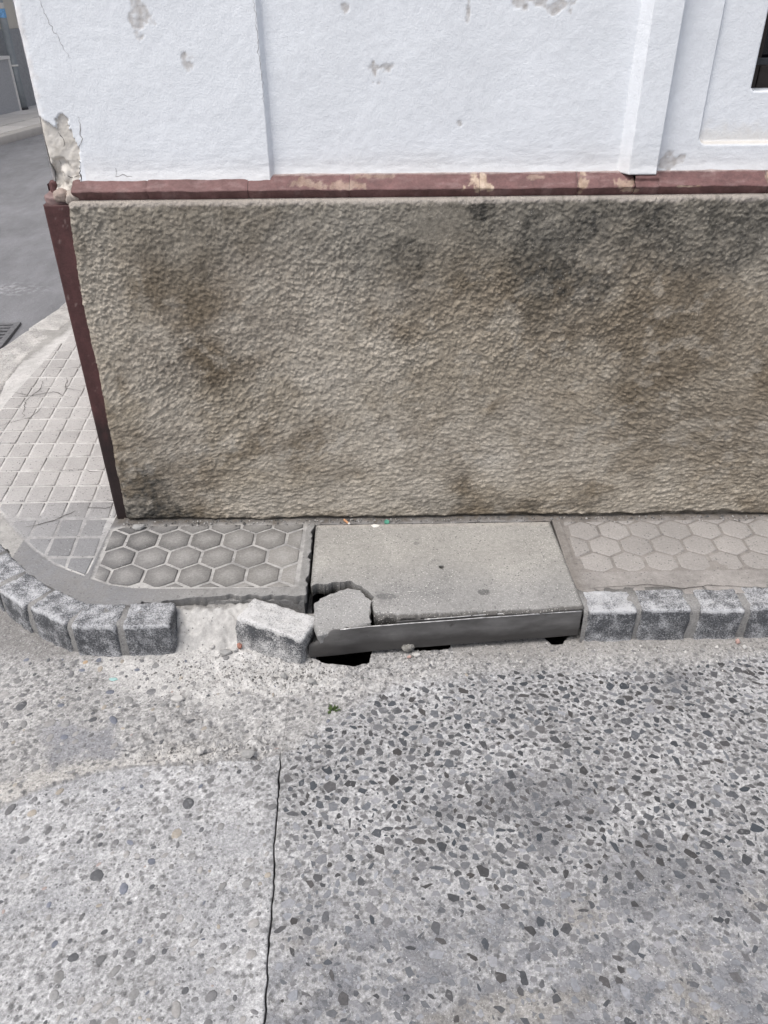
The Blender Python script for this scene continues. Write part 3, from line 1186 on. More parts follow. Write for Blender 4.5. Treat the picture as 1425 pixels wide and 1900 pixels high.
def kerb_body(name, line, f0, f1, z1, parent, mat, step=0.02):
    """mortar body: ribbon swept along the kerb line"""
    P = [Vector((p[0], p[1])) for p in line]
    pts = []
    for a, b in zip(P[:-1], P[1:]):
        n = max(1, int((b - a).length / step))
        pts += [a.lerp(b, i / n) for i in range(n)]
    pts.append(P[-1])
    prof = [(f0, -0.05), (f0 - 0.002, 0.03), (f0, z1 - 0.02), (f0 + 0.005, z1 - 0.006), (f0 + 0.012, z1), (f0 + 0.05, z1 + 0.001), (f1, z1), (f1, -0.05)]
    G = np.zeros((len(prof), len(pts), 3))
    for i, p in enumerate(pts):
        t = (pts[min(i + 1, len(pts) - 1)] - pts[max(i - 1, 0)]).normalized()
        nr = Vector((t.y, -t.x))
        for j, (d, z) in enumerate(prof):
            e = 0.004 * float(fbm(np.array([p.x * 25 + z * 30]), np.array([p.y * 25 + d * 30]), 3, 101)[0])
            G[j, i] = (p.x + nr.x * (d + e), p.y + nr.y * (d + e), z + e * 0.6)
    return link(name, grid_mesh(name, G), mat, parent)


def sett(a, b, depth=0.10, name='granite_sett', mat='granite', seed=0, h=None, lift=0.003, r=0.0075, z0=-0.03, amp=0.0042):
    a, b = Vector((a[0], a[1])), Vector((b[0], b[1]))
    d = b - a
    e_ = d.normalized() * 0.005
    a, b = a - e_, b + e_
    d = b - a
    nr = Vector((d.y, -d.x)).normalized()
    c = (a + b) / 2 + nr * depth / 2
    h = h or PZ - z0 + lift
    me = pale_top_block(name, d.length, depth, h, r, 20, amp, 40, seed, 0.85 if mat == 'granite_pale' else (0.9 if mat == 'granite_kerb' else 0.60))
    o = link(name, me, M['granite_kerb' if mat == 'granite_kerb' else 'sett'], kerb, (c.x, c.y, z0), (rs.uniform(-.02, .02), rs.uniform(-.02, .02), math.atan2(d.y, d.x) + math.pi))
    return o


left_line = KERB[:11]
kerb_body('mortar_bed', left_line, 0.005, 0.10, PZ - 0.001, kerb, M['mortar'])
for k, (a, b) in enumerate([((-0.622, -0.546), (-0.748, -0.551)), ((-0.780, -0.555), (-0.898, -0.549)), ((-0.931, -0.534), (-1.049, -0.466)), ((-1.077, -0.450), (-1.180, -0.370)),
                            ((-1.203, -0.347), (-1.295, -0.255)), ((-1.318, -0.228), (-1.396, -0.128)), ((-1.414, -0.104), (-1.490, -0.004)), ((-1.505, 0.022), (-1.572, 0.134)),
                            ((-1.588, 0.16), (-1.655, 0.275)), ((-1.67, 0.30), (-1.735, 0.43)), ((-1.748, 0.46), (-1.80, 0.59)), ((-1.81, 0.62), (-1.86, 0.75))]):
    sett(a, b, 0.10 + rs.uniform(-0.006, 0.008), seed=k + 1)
kerb_body('mortar_bed', [(6.0, -0.46), (1.3, -0.494), (0.582, -0.503)], 0.004, 0.105, PZ - 0.001, kerb, M['mortar'], 0.015)
rx = [(0.598, 0.729), (0.755, 0.890), (0.927, 1.044), (1.078, 1.20)]
x = 1.232
while x < 4.0:
    w = rs.uniform(0.115, 0.14)
    rx.append((x, x + w))
    x += w + rs.uniform(0.02, 0.035)
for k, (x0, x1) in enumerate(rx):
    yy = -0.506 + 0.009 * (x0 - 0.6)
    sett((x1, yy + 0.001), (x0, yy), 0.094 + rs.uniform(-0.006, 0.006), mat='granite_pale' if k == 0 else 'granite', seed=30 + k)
# broad pale kerbstones along the side street
side = KERB[9:17]
kerb_body('mortar_bed', side, 0.012, 0.20, PZ - 0.012, kerb, M['mortar'])
P = [Vector(p) for p in side]
cum = [0]
for a, b in zip(P[:-1], P[1:]): cum.append(cum[-1] + (b - a).length)


def along(s):
    for i in range(len(P) - 1):
        if s <= cum[i + 1]: return P[i].lerp(P[i + 1], (s - cum[i]) / (cum[i + 1] - cum[i]))
    return P[-1]


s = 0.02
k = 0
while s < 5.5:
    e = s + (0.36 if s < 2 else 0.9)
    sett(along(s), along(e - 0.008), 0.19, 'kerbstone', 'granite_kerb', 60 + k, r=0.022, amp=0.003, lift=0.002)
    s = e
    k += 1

# bedding left bare where a sett is missing
X, V_ = np.meshgrid(axis((-0.650, -0.205, 0.004)), np.linspace(0, 1, 44))
nb = fbm(X * 16, V_ * 3, 4, 111)
nb2 = fbm(X * 60, V_ * 10, 3, 112)
Y = -0.415 - 0.155 * V_ - 0.012 * nb
Z = (PZ - 0.026) * (1 - sstep(0.12, 1.0, V_ + 0.25 * nb)) - 0.004 + 0.010 * nb + 0.005 * nb2
Z = np.where(X > -0.42, Z * (1 - 0.45 * sstep(-0.42, -0.34, X)), Z)
Z = np.where(V_ > 0.96, -0.012, Z)
C = np.empty(X.shape + (3,))
C[:] = (0.43, 0.425, 0.415)
C = mixc(C, (0.24, 0.235, 0.225), sstep(0.22, 0.05, V_ + 0.2 * nb) * 0.8)
C *= (1 + 0.22 * nb + 0.28 * nb2)[..., None]
link('bare_bedding', grid_mesh('bare_bedding', np.stack([X, Y, Z], -1), C, flip=True), M['pave'], kerb)

# ------------------------------------------------------------------ corner building
building = tag(empty('corner_building', (0, 0, 0)), 'corner building with white plaster above a rough brown rendered base', 'building')
DADO_TOP = 1.168

# rough-cast base
us = axis((0.0, 2.32, 0.0026), (2.32, 2.6, 0.012), (2.6, 9.0, 0.10))
zs = axis((0.105, DADO_TOP, 0.0026))
U, Z = np.meshgrid(us, zs)
edge_x = np.interp(Z, [0.1, 0.39, 0.655, 0.891, 1.168], [-0.889, -0.882, -0.872, -0.874, -0.853]) + 0.004 * fbm(Z * 12, Z * 0 + 1.7, 4, 121)
X = edge_x + U * (1 - sstep(0, 0.4, U)) + (U - 0.87 - edge_x) * sstep(0, 0.4, U)
low = sstep(0.75, 0.25, Z)                                    # trowelled sideways towards the ground
wx = 0.006 * fbm(X * 16, Z * 16, 3, 122)
wz = 0.006 * fbm(X * 16 + 5, Z * 16, 3, 123)
sx_, sz_ = 0.98 - 0.36 * low, 1 + 0.10 * low
A_, B_ = (X + wx) * sx_ + 0.25 * Z, (Z + wz) * sz_ - 0.18 * X
# thrown mortar: soft separate grains of several sizes on an uneven coat, dragged sideways near the ground
f1a, f2a, rva = cells(A_ * 58, B_ * 66, 124)
f1b, f2b, rvb = cells(A_ * 104 + 3, B_ * 116, 125)
lump = np.exp(-(f1a / 0.42) ** 2) * (0.35 + 0.9 * rva)
lump2 = np.exp(-(f1b / 0.42) ** 2) * (rvb > 0.35) * (0.4 + 0.8 * rvb)
coat = fbm(A_ * 32, B_ * 36, 5, 126, 0.62)
drag = fbm(A_ * 15 + 4, B_ * 55, 4, 127, 0.55)
big = fbm(X * 3.2, Z * 4.0, 3, 127)
rough = 0.95 + 0.45 * sstep(-0.15, 0.35, fbm(X * 2.4 + 3, Z * 2.4, 2, 128))
f1c, f2c, rvc = cells(A_ * 38 + 9, B_ * 43, 143)
lump3 = np.exp(-(f1c / 0.40) ** 2) * (rvc > 0.5) * rvc
h = 0.62 * lump + 0.62 * lump2 + 0.45 * lump3 + 0.48 * coat + (0.04 + 0.42 * low) * drag + 0.30 * fbm(A_ * 170, B_ * 170, 2, 144) - 0.35
smooth_spot = blob(X, Z, 0.17, 1.115, 0.085, 0.06, 0.35, 14, 129)
h = h * (1 - 0.7 * smooth_spot)
out = 0.0047 * h * rough * (1 - 0.20 * low) + 0.006 * big
rl = np.clip(1 - (X - edge_x) / 0.022, 0, 1)
rtp = np.clip(1 - (DADO_TOP - Z) / 0.014, 0, 1)
Yd = -0.012 - out + 0.020 * (1 - np.sqrt(1 - np.minimum(rl, 0.999) ** 2)) + 0.012 * (1 - np.sqrt(1 - np.minimum(rtp, 0.999) ** 2))
# foot of the render is eaten away unevenly above the paving
foot_z = 0.128 + 0.014 * fbm(X * 7, X * 0 + 4.1, 4, 130) + 0.006 * sstep(0.55, 0.72, X)
Yd = Yd + 0.014 * sstep(0.014, 0.0, Z - foot_z)
C = np.empty(X.shape + (3,))
C[:] = (0.308, 0.272, 0.220)
n1 = fbm(X * 2.6, Z * 3.0, 4, 131)
n2 = fbm(X * 17, Z * 17, 4, 132)
n3 = fbm(X * 70, Z * 70, 3, 133)
C = mixc(C, (0.40, 0.365, 0.31), sstep(0.02, 0.45, n1) * 0.7)
C = mixc(C, (0.185, 0.153, 0.112), sstep(0.05, 0.5, fbm(X * 3.1 + 8, Z * 3.6, 5, 134)) * 0.9)
for (cx, cz, rx_, rz_, w) in ((-0.50, 0.88, 0.22, 0.22, 0.9), (0.85, 0.80, 0.30, 0.17, 0.70), (-0.72, 0.36, 0.14, 0.12, 0.70), (-0.80, 0.22, 0.10, 0.12, 0.7), (0.10, 0.95, 0.25, 0.14, 0.35), (1.0, 0.42, 0.3, 0.16, 0.35)):
    C = mixc(C, (0.150, 0.121, 0.086), blob(X, Z, cx, cz, rx_, rz_, 0.5, 5, int(cx * 70) + 200, 0.5) * w)
for (cx, cz, rx_, rz_, w) in ((-0.22, 0.86, 0.22, 0.28, 0.55), (-0.68, 0.58, 0.10, 0.30, 0.5), (0.15, 0.40, 0.45, 0.16, 0.45), (0.37, 0.345, 0.06, 0.05, 0.5), (-0.2, 0.2, 0.45, 0.06, 0.4), (-0.80, 0.95, 0.06, 0.22, 0.45)):
    C = mixc(C, (0.42, 0.39, 0.345), blob(X, Z, cx, cz, rx_, rz_, 0.55, 6, int(cx * 50) + 260, 0.5) * w)
top = sstep(0.86, 1.13, Z + 0.10 * n1) * sstep(-0.55, 0.2, X)
C = mixc(C, (0.165, 0.155, 0.132), top * 0.40)
C = mixc(C, (0.20, 0.195, 0.175), sstep(0.9, 1.1, Z + 0.1 * n1) * 0.4)
for (cx, cz, rx_, rz_, w) in ((0.275, 1.145, 0.045, 0.022, 0.95), (0.48, 1.02, 0.15, 0.10, 0.55), (0.54, 0.93, 0.11, 0.06, 0.5), (0.84, 1.02, 0.14, 0.09, 0.45), (1.02, 1.08, 0.12, 0.08, 0.5), (0.08, 0.99, 0.07, 0.08, 0.35),
                              (0.60, 1.12, 0.22, 0.04, 0.5), (-0.835, 0.195, 0.075, 0.100, 0.92), (-0.77, 0.155, 0.19, 0.050, 0.78), (-0.74, 0.26, 0.09, 0.07, 0.55), (0.1, 0.20, 0.12, 0.03, 0.3), (0.5, 0.18, 0.2, 0.02, 0.3)):
    b = blob(X, Z, cx, cz, rx_, rz_, 0.75, 9, int(cx * 90) + 330, 0.45)
    b = b * (0.55 + 0.9 * sstep(-0.15, 0.30, fbm(X * 48, Z * 48, 5, 140, 0.65)))
    C = mixc(C, (0.060, 0.058, 0.053), np.clip(b * w, 0, 0.85))
C *= (1 + 0.20 * n2 + 0.42 * n3)[..., None]
C = mixc(C, (0.40, 0.365, 0.335), sstep(1.150, 1.162, Z + 0.010 * n2) * 0.7)
white = sstep(0.16, 0.42, fbm(X * 9 + 2, Z * 11, 5, 142, 0.62)) * sstep(1.05, 0.9, Z + 0.15 * n1)
C = mixc(C, (0.45, 0.415, 0.36), white * 0.38)
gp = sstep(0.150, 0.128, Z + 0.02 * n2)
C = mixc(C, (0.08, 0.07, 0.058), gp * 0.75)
run = sstep(0.22, 0.50, fbm(X * 26, Z * 2.2, 4, 141)) * sstep(0.70, 1.15, Z + 0.25 * n1) * sstep(-0.4, 0.3, X)
C = mixc(C, (0.11, 0.105, 0.09), run * 0.45)
tide = sstep(0.06, 0.0, np.abs(Z - 0.42 - 0.16 * n1)) * sstep(-0.1, 0.4, n2)
C = mixc(C, (0.44, 0.42, 0.385), tide * 0.35)
link('rough_render', grid_mesh('rough_render', np.stack([X, Yd, Z], -1), C, skirt=(0, 0.05, 0)), M['dado'], building)

# maroon end strip of the side wall cladding
xs = axis((-0.924, -0.836, 0.004))
zs = axis((0.112, 1.158, 0.005))
X, Z = np.meshgrid(xs, zs)
nn = fbm(X * 22, Z * 9, 4, 151)
Y = 0.006 - 0.0012 * nn + 0.006 * sstep(0.005, 0.0, X + 0.924)
C = np.empty(X.shape + (3,))
C[:] = (0.066, 0.027, 0.027)
C *= (1 + 0.35 * nn)[..., None]
grime = sstep(0.60, 0.36, Z + 0.16 * fbm(X * 30, Z * 14, 4, 152))
C = mixc(C, (0.014, 0.010, 0.010), grime * 0.88)
scr = sstep(0.44, 0.54, fbm(X * 70, Z * 45, 3, 153))
C = mixc(C, (0.24, 0.18, 0.17), scr * 0.5 * sstep(0.45, 0.7, Z))
link('corner_strip', grid_mesh('corner_strip', np.stack([X, Y, Z], -1), C, skirt=(0, 0.09, 0)), M['paint'], building)

# white plaster
xs = axis((-0.896, -0.318, 0.0034), (-0.318, -0.286, 0.0016), (-0.286, 0.640, 0.0034), (0.640, 0.676, 0.0015), (0.676, 0.740, 0.0034), (0.740, 0.750, 0.0012), (0.750, 0.850, 0.0034), (0.850, 0.866, 0.0012),
          (0.866, 1.25, 0.0034), (1.25, 1.9, 0.05), (1.9, 1.93, 0.01), (1.93, 9.0, 0.15))
zs = axis((1.188, 1.72, 0.0034), (1.72, 2.0, 0.03), (2.0, 5.6, 0.12))
X, Z = np.meshgrid(xs, zs)


def ramp(a, b, x): return np.clip((x - a) / (b - a), 0, 1)


Yw = np.full(X.shape, 0.036)
Yw += 0.020 * ramp(-0.300, -0.290, X) * (X < 0.743)               # central panel lies back
Yw -= 0.040 * ramp(0.648, 0.668, X) * (X < 0.743)                # raised pilaster
Yw = np.where(X >= 0.743, 0.016 + 0.036 * ramp(0.743, 0.747, X), Yw)
fr = np.minimum(ramp(0.853, 0.858, X), ramp(1.284, 1.294, Z - 0.012 * (1 - ramp(0.855, 0.875, X)) ** 2)) * (X < 2.05)
Yw += 0.011 * fr
wn = fbm(X * 5, Z * 5, 4, 161)
wn2 = fbm(X * 45, Z * 45, 4, 162)
wn3 = fbm(X * 18, Z * 110, 3, 163)
Yw += 0.0016 * wn + 0.0005 * wn2 + 0.0008 * wn3 * sstep(1.36, 1.22, Z)
cr = np.clip(1 - (X + 0.896) / 0.020, 0, 0.999)
Yw += 0.020 * (1 - np.sqrt(1 - cr ** 2)) + 0.004 * fbm(Z * 14, X * 14, 3, 164) * sstep(-0.85, -0.90, X)
# toe of the plaster turns out over the ledge
Yw -= 0.006 * sstep(1.245, 1.20, Z)
C = np.empty(X.shape + (3,))
C[:] = (0.755, 0.79, 0.835)
C *= (1 + 0.03 * wn + 0.03 * wn2)[..., None]
C = mixc(C, (0.66, 0.645, 0.62), 0.4 * sstep(1.30, 1.20, Z + 0.03 * wn) * (X > -0.8))
C = mixc(C, (0.70, 0.67, 0.62), 0.55 * fr * sstep(1.35, 1.292, Z + 0.02 * wn2))
C = mixc(C, (0.62, 0.59, 0.57), 0.45 * sstep(-0.868, -0.892, X + 0.02 * wn2))
C = mixc(C, (0.50, 0.465, 0.41), np.clip(fr * (1 - fr) * 4, 0, 1) * (X > 0.86) * 0.75)
peel = np.zeros(X.shape)
for (cx, cz, rx_, rz_, sd) in ((-0.584, 1.602, 0.020, 0.045, 1), (-0.49, 1.487, 0.012, 0.020, 2), (-0.010, 1.462, 0.010, 0.024, 3), (0.010, 1.476, 0.022, 0.008, 31), (0.385, 1.618, 0.060, 0.016, 4), (0.44, 1.60, 0.03, 0.012, 41),
                               (0.790, 1.245, 0.034, 0.020, 5), (-0.083, 1.602, 0.008, 0.010, 6), (0.21, 1.34, 0.006, 0.006, 7), (0.27, 1.64, 0.012, 0.012, 8), (0.22, 1.60, 0.006, 0.02, 9)):
    peel = np.maximum(peel, blob(X, Z, cx, cz, rx_, rz_, 1.0, 34, 170 + sd, 0.30) * (0.72 + 0.5 * fbm(X * 75, Z * 75, 3, 182)))
tone = fbm(X * 60, Z * 60, 4, 181)
C = mixc(C, np.stack([0.41 + 0.10 * tone, 0.385 + 0.10 * tone, 0.365 + 0.1 * tone], -1), np.clip(peel, 0, 1) * 0.85)
Yw += 0.0018 * peel
# broken corner: plaster gone down to the beige undercoat
BROKEN = [(-0.93, 1.372), (-0.893, 1.372), (-0.872, 1.356), (-0.858, 1.347), (-0.851, 1.343), (-0.848, 1.355), (-0.853, 1.366), (-0.846, 1.364), (-0.842, 1.372), (-0.830, 1.376), (-0.818, 1.372), (-0.818, 1.350), (-0.812, 1.322), (-0.806, 1.305),
          (-0.802, 1.292), (-0.806, 1.270), (-0.812, 1.245), (-0.818, 1.21), (-0.82, 1.15), (-0.93, 1.15)]
bx = X + 0.004 * fbm(X * 90, Z * 90, 3, 183)
bz = Z + 0.004 * fbm(X * 90 + 5, Z * 90, 3, 184)
brk = in_poly(bx, bz, BROKEN).astype(float)
tone = fbm(X * 30, Z * 30, 5, 185)
tone2 = fbm(X * 110, Z * 110, 3, 186)
under = np.stack([0.60 + 0.16 * tone + 0.1 * tone2, 0.575 + 0.16 * tone + 0.1 * tone2, 0.535 + 0.16 * tone + 0.1 * tone2], -1)
under = mixc(under, (0.34, 0.31, 0.275), sstep(0.15, 0.5, fbm(X * 22, Z * 22, 5, 198)) * 0.7)
C = mixc(C, (0, 0, 0), brk)
C = C + under * brk[..., None]
deep = blob(X, Z, -0.868, 1.232, 0.030, 0.040, 0.35, 30, 187, 0.2)
knob = np.clip(1 - np.hypot((X + 0.852) / 0.022, (Z - 1.232) / 0.026), 0, 1)
Yw += brk * (0.006 + 0.0022 * tone + 0.001 * tone2) + brk * deep * 0.016 - 0.020 * np.sqrt(knob) * brk * deep
ecr = blob(X, Z, -0.885, 1.215, 0.018, 0.03, 0.5, 30, 188, 0.3) * brk
Yw += ecr * 0.010


xm = (X[:-1, :-1] + X[1:, 1:]) / 2
zm = (Z[:-1, :-1] + Z[1:, 1:]) / 2
WX0, WX1, WZ0, WZ1 = 0.968, 1.90, 1.408, 2.75
rr = 0.016
cornr = np.hypot(np.maximum(0, WX0 + rr - xm), np.maximum(0, WZ0 + rr - zm)) < rr
foot = (xm > 0.640) & (xm < 0.748) & (zm < 1.217)
opening = foot | (xm > WX0) & (xm < WX1) & (zm > WZ0) & (zm < WZ1) & (cornr | (xm > WX0 + rr) | (zm > WZ0 + rr))
link('plaster_wall', grid_mesh('plaster_wall', np.stack([X, Yw, Z], -1), C, ~opening, skirt=(0, 0.10, 0)), M['plaster'], building)

def ribbon(name, pts, w, fn, parent, mat, step=0.006, seed=0, jit=0.0022):
    """a hairline crack: narrow dark ribbon that tapers to both ends; fn(a, b) gives the point on the surface"""
    q = []
    for (a, b), (c_, d_) in zip(pts[:-1], pts[1:]):
        n = max(1, int(math.hypot(c_ - a, d_ - b) / step))
        q += [(a + (c_ - a) * i / n, b + (d_ - b) * i / n) for i in range(n)]
    q.append(pts[-1])
    rj = random.Random(seed)
    q = [(a + rj.gauss(0, jit), b + rj.gauss(0, jit * 0.5)) for a, b in q]
    V, Fc = [], []
    for i, (a, b) in enumerate(q):
        p, n_ = q[max(0, i - 1)], q[min(len(q) - 1, i + 1)]
        tx, ty = n_[0] - p[0], n_[1] - p[1]
        L_ = math.hypot(tx, ty) or 1
        ww = w * (0.35 + 0.65 * math.sin(math.pi * (i + 0.5) / len(q))) * rj.uniform(0.6, 1.3) / 2
        V += [fn(a - ty / L_ * ww, b + tx / L_ * ww), fn(a + ty / L_ * ww, b - tx / L_ * ww)]
        if i: Fc.append((2 * i - 2, 2 * i - 1, 2 * i + 1, 2 * i))
    return link(name, mesh(name, V, Fc), mat, parent)


M['crack'] = m_plain('crack_dark', (0.05, 0.046, 0.043), 1.0, 90, (0.6, 1.6), 0.0)
M['crackpale'] = m_plain('crack_pale', (0.25, 0.24, 0.235), 1.0, 90, (0.6, 1.4), 0.0)


def on_wall(a, b):
    i = int(np.argmin(np.abs(X[0] - a)))
    j = int(np.argmin(np.abs(Z[:, 0] - b)))
    return (a, float(Yw[j, i]) - 0.0007, b)


for k, (pts, w, m) in enumerate(([[(-0.832, 1.64), (-0.818, 1.60), (-0.806, 1.565), (-0.795, 1.54), (-0.778, 1.50)], 0.0009, 'crackpale'], [[(-0.788, 1.372), (-0.790, 1.34), (-0.795, 1.305), (-0.806, 1.290)], 0.0016, 'crackpale'],
                                 [[(-0.809, 1.265), (-0.814, 1.235), (-0.817, 1.210)], 0.0028, 'crack'], [[(-0.716, 1.245), (-0.716, 1.224), (-0.700, 1.228), (-0.675, 1.222)], 0.0014, 'crackpale'],
                                 [[(-0.852, 1.335), (-0.840, 1.318), (-0.842, 1.30)], 0.0012, 'crack'], [[(-0.87, 1.262), (-0.858, 1.225), (-0.835, 1.222), (-0.817, 1.226)], 0.0018, 'crack'], [[(-0.304, 1.63), (-0.302, 1.50), (-0.298, 1.40)], 0.0010, 'crackpale'])):
    ribbon('hairline_crack', pts, w, on_wall, building, M[m], 0.006, 700 + k)

# window in its deep opening
M['frame'] = m_plain('dark_brown_wood', (0.030, 0.024, 0.022), 0.5, 40, (0.8, 1.2))
tg = NT('dark_glass')
M['glass'] = tg.done((0.006, 0.006, 0.008), 0.08, None, 0.5)
M['iron'] = m_plain('grey_iron', (0.045, 0.047, 0.052), 0.45, 80, (0.8, 1.2), 0.2, 0.3)
win = link('window', bev_box('window', WX0 - 0.03, WX1 + 0.03, 0.185, 0.20, WZ0 - 0.03, WZ1 + 0.03, 0), M['glass'], building)
for i, (x0, x1, z0, z1) in enumerate(((WX0 - 0.02, WX0 + 0.05, WZ0 - 0.02, WZ1 + 0.02), (WX1 - 0.05, WX1 + 0.02, WZ0 - 0.02, WZ1 + 0.02), (WX0 + 0.052, WX1 - 0.052, WZ0 - 0.02, WZ0 + 0.055),
                                      (WX0 + 0.052, WX1 - 0.052, WZ1 - 0.05, WZ1 + 0.02), (1.41, 1.46, WZ0 + 0.057, WZ1 - 0.052))):
    link('window_frame', bev_box('window_frame', x0, x1, 0.155, 0.183, z0, z1), M['frame'], win)
for z in (1.475, 1.62, 1.77, 1.92, 2.07, 2.22, 2.37, 2.52, 2.67):
    link('grille_bar', bev_box('grille_bar', WX0 - 0.01, WX1 + 0.01, 0.112, 0.122, z - 0.008, z + 0.008, 0.002), M['iron'], win)

# maroon ledge, laid in lengths
cuts = [-0.838, -0.632, -0.36, -0.085, 0.268, 0.535, 0.688, 0.752, 1.05, 1.34, 1.65, 2.0, 2.4, 3.0, 4.0, 5.5, 8.9]
chipsL = [(-0.20, 1.205, 0.035, 0.010, 0.45), (-0.10, 1.199, 0.040, 0.009, 0.45), (0.270, 1.200, 0.030, 0.016, 0.95), (0.548, 1.200, 0.014, 0.018, 0.8), (0.655, 1.198, 0.024, 0.010, 0.6), (0.672, 1.182, 0.025, 0.006, 0.7), (0.82, 1.190, 0.03, 0.003, 0.6),
          (-0.01, 1.217, 0.05, 0.004, 0.4), (0.42, 1.212, 0.02, 0.004, 0.4), (1.06, 1.2, 0.010, 0.016, 0.7)]
for i, (x0, x1) in enumerate(zip(cuts[:-1], cuts[1:])):
    xs = axis((x0 + 0.0004, x1 - 0.0004, 0.0036 if x0 < 1.34 else 0.05))
    prj = 0.022 if i == 6 else 0.0
    prof = [(0.06, 1.2225), (0.046 - prj * .6, 1.2225), (0.038 - prj, 1.2175), (0.027 - prj * .7, 1.210), (0.014, 1.2015), (0.004, 1.195), (0.0005, 1.1925), (-0.001, 1.1895), (0.0015, 1.186), (0.006, 1.180), (0.0105, 1.173), (0.014, 1.166), (0.016, 1.158)]
    # finer profile
    pz = np.linspace(0, len(prof) - 1, 34)
    py_ = np.interp(pz, range(len(prof)), [p[0] for p in prof])
    pzz = np.interp(pz, range(len(prof)), [p[1] for p in prof])
    X = np.tile(xs, (len(pz), 1))
    Y = np.tile(py_[:, None], (1, len(xs)))
    Z = np.tile(pzz[:, None], (1, len(xs)))
    nA = fbm(X * 11, Z * 30, 4, 191)
    nB = fbm(X * 50, (Z + Y) * 60, 4, 192)
    ends = np.maximum(sstep(0.010, 0.0, X - x0), sstep(0.010, 0.0, x1 - X)) if x1 < 1.4 else X * 0
    Y = Y + 0.003 * nA + 0.0016 * nB + (0.0035 if i in (0, 4, 5) else 0.0014) * ends * (1 + fbm(X * 80, Z * 80, 2, 193)) + rs.uniform(-0.0015, 0.0015)
    Z = Z + 0.003 * fbm(X * 9, X * 0 + 2, 3, 194) + 0.0008 * nB
    C = np.empty(X.shape + (3,))
    C[:] = (0.138, 0.072, 0.070)
    C *= (1 + 0.25 * nA + 0.2 * nB)[..., None]
    C = mixc(C, (0.23, 0.15, 0.145), sstep(0.10, 0.5, fbm(X * 20, Z * 40 + Y * 30, 4, 195)) * 0.5)
    pl = np.zeros(X.shape)
    for k, (cx, cz, rx_, rz_, wt_) in enumerate(chipsL):
        pl = np.maximum(pl, wt_ * blob(X, Z, cx, cz, rx_, rz_, 0.9, 40, 400 + k, 0.18))
    tn = fbm(X * 40, Z * 40, 4, 196)
    C = mixc(C, np.stack([0.42 + 0.22 * tn, 0.33 + 0.20 * tn, 0.25 + 0.18 * tn], -1), pl * 0.9)
    Y = Y + 0.0025 * pl
    toe = sstep(1.224, 1.219, Z) * 0
    C = mixc(C, (0.40, 0.35, 0.33), sstep(1.2185, 1.2225, Z + 0.002 * nB) * 0.7)
    C = mixc(C, (0.34, 0.27, 0.25), sstep(1.1685, 1.165, Z + 0.002 * nA) * 0.6)
    link('ledge_brick', grid_mesh('ledge_brick', np.stack([X, Y, Z], -1), C, flip=True), M['paint'], building)
# broken stub of the ledge on the corner
def paint_block(lx, ly, lz, loc, rot, col, sd, r=0.008, amp=0.006):
    me = rounded_block('corner_stone', lx, ly, lz, r, 10, amp, 40, sd, col)
    return link('corner_stone', me, M['paint'], building, loc, rot)


paint_block(0.062, 0.07, 0.030, (-0.890, 0.048, 1.152), (0.10, 0.05, 0.1), (0.22, 0.15, 0.145), 3)
paint_block(0.022, 0.03, 0.034, (-0.903, 0.058, 1.178), (0, 0.1, 0.4), (0.10, 0.045, 0.045), 4)
paint_block(0.040, 0.04, 0.030, (-0.848, 0.022, 1.158), (0.1, 0.25, 0.5), (0.42, 0.37, 0.33), 5, 0.01, 0.008)
paint_block(0.034, 0.03, 0.024, (-0.872, 0.022, 1.168), (0.3, -0.2, 0.2), (0.30, 0.24, 0.21), 6, 0.008, 0.008)

# side wall along the other street
def side_grid(name, y0, y1, z0, z1, off, mat, col, step=0.05, seed=0):
    ya = axis((y0, y1, step))
    za = axis((z0, z1, step))
    Yg, Zg = np.meshgrid(ya, za)
    nz = fbm(Yg * 6, Zg * 6, 4, seed)
    Xg = wall_x(Yg) + off + 0.004 * nz
    Cg = np.tile(np.array(col), Yg.shape + (1,)) * (1 + 0.15 * nz)[..., None]
    link(name, grid_mesh(name, np.stack([Xg, Yg, Zg], -1), Cg, flip=True), mat, building)


side_grid('side_cladding', 0.095, 11.0, 0.0, 1.16, -0.022, M['paint'], (0.085, 0.034, 0.034), 0.06, 201)
side_grid('side_ledge', 0.07, 11.0, 1.16, 1.2, -0.016, M['paint'], (0.12, 0.052, 0.052), 0.02, 202)
side_grid('side_plaster', 0.05, 11.0, 1.2, 5.6, 0.010, M['plaster'], (0.8, 0.8, 0.82), 0.08, 203)
cv = [(wall_x(0.16) + 0.03, 0.215, -0.2), (8.9, 0.215, -0.2), (8.9, 11, -0.2), (wall_x(11) + 0.03, 11, -0.2)]
cv += [(a, b, 5.6) for a, b, c in cv]
link('wall_core', mesh('wall_core', cv, [(0, 3, 2, 1), (4, 5, 6, 7), (0, 1, 5, 4), (1, 2, 6, 5), (2, 3, 7, 6), (3, 0, 4, 7)]), M['mortar'], building)

def on_pave(a, b):
    zz_, _c = pave_fields(np.array([a]), np.array([b]))
    return (a, b, max(float(zz_[0]), PZ) + 0.0026)


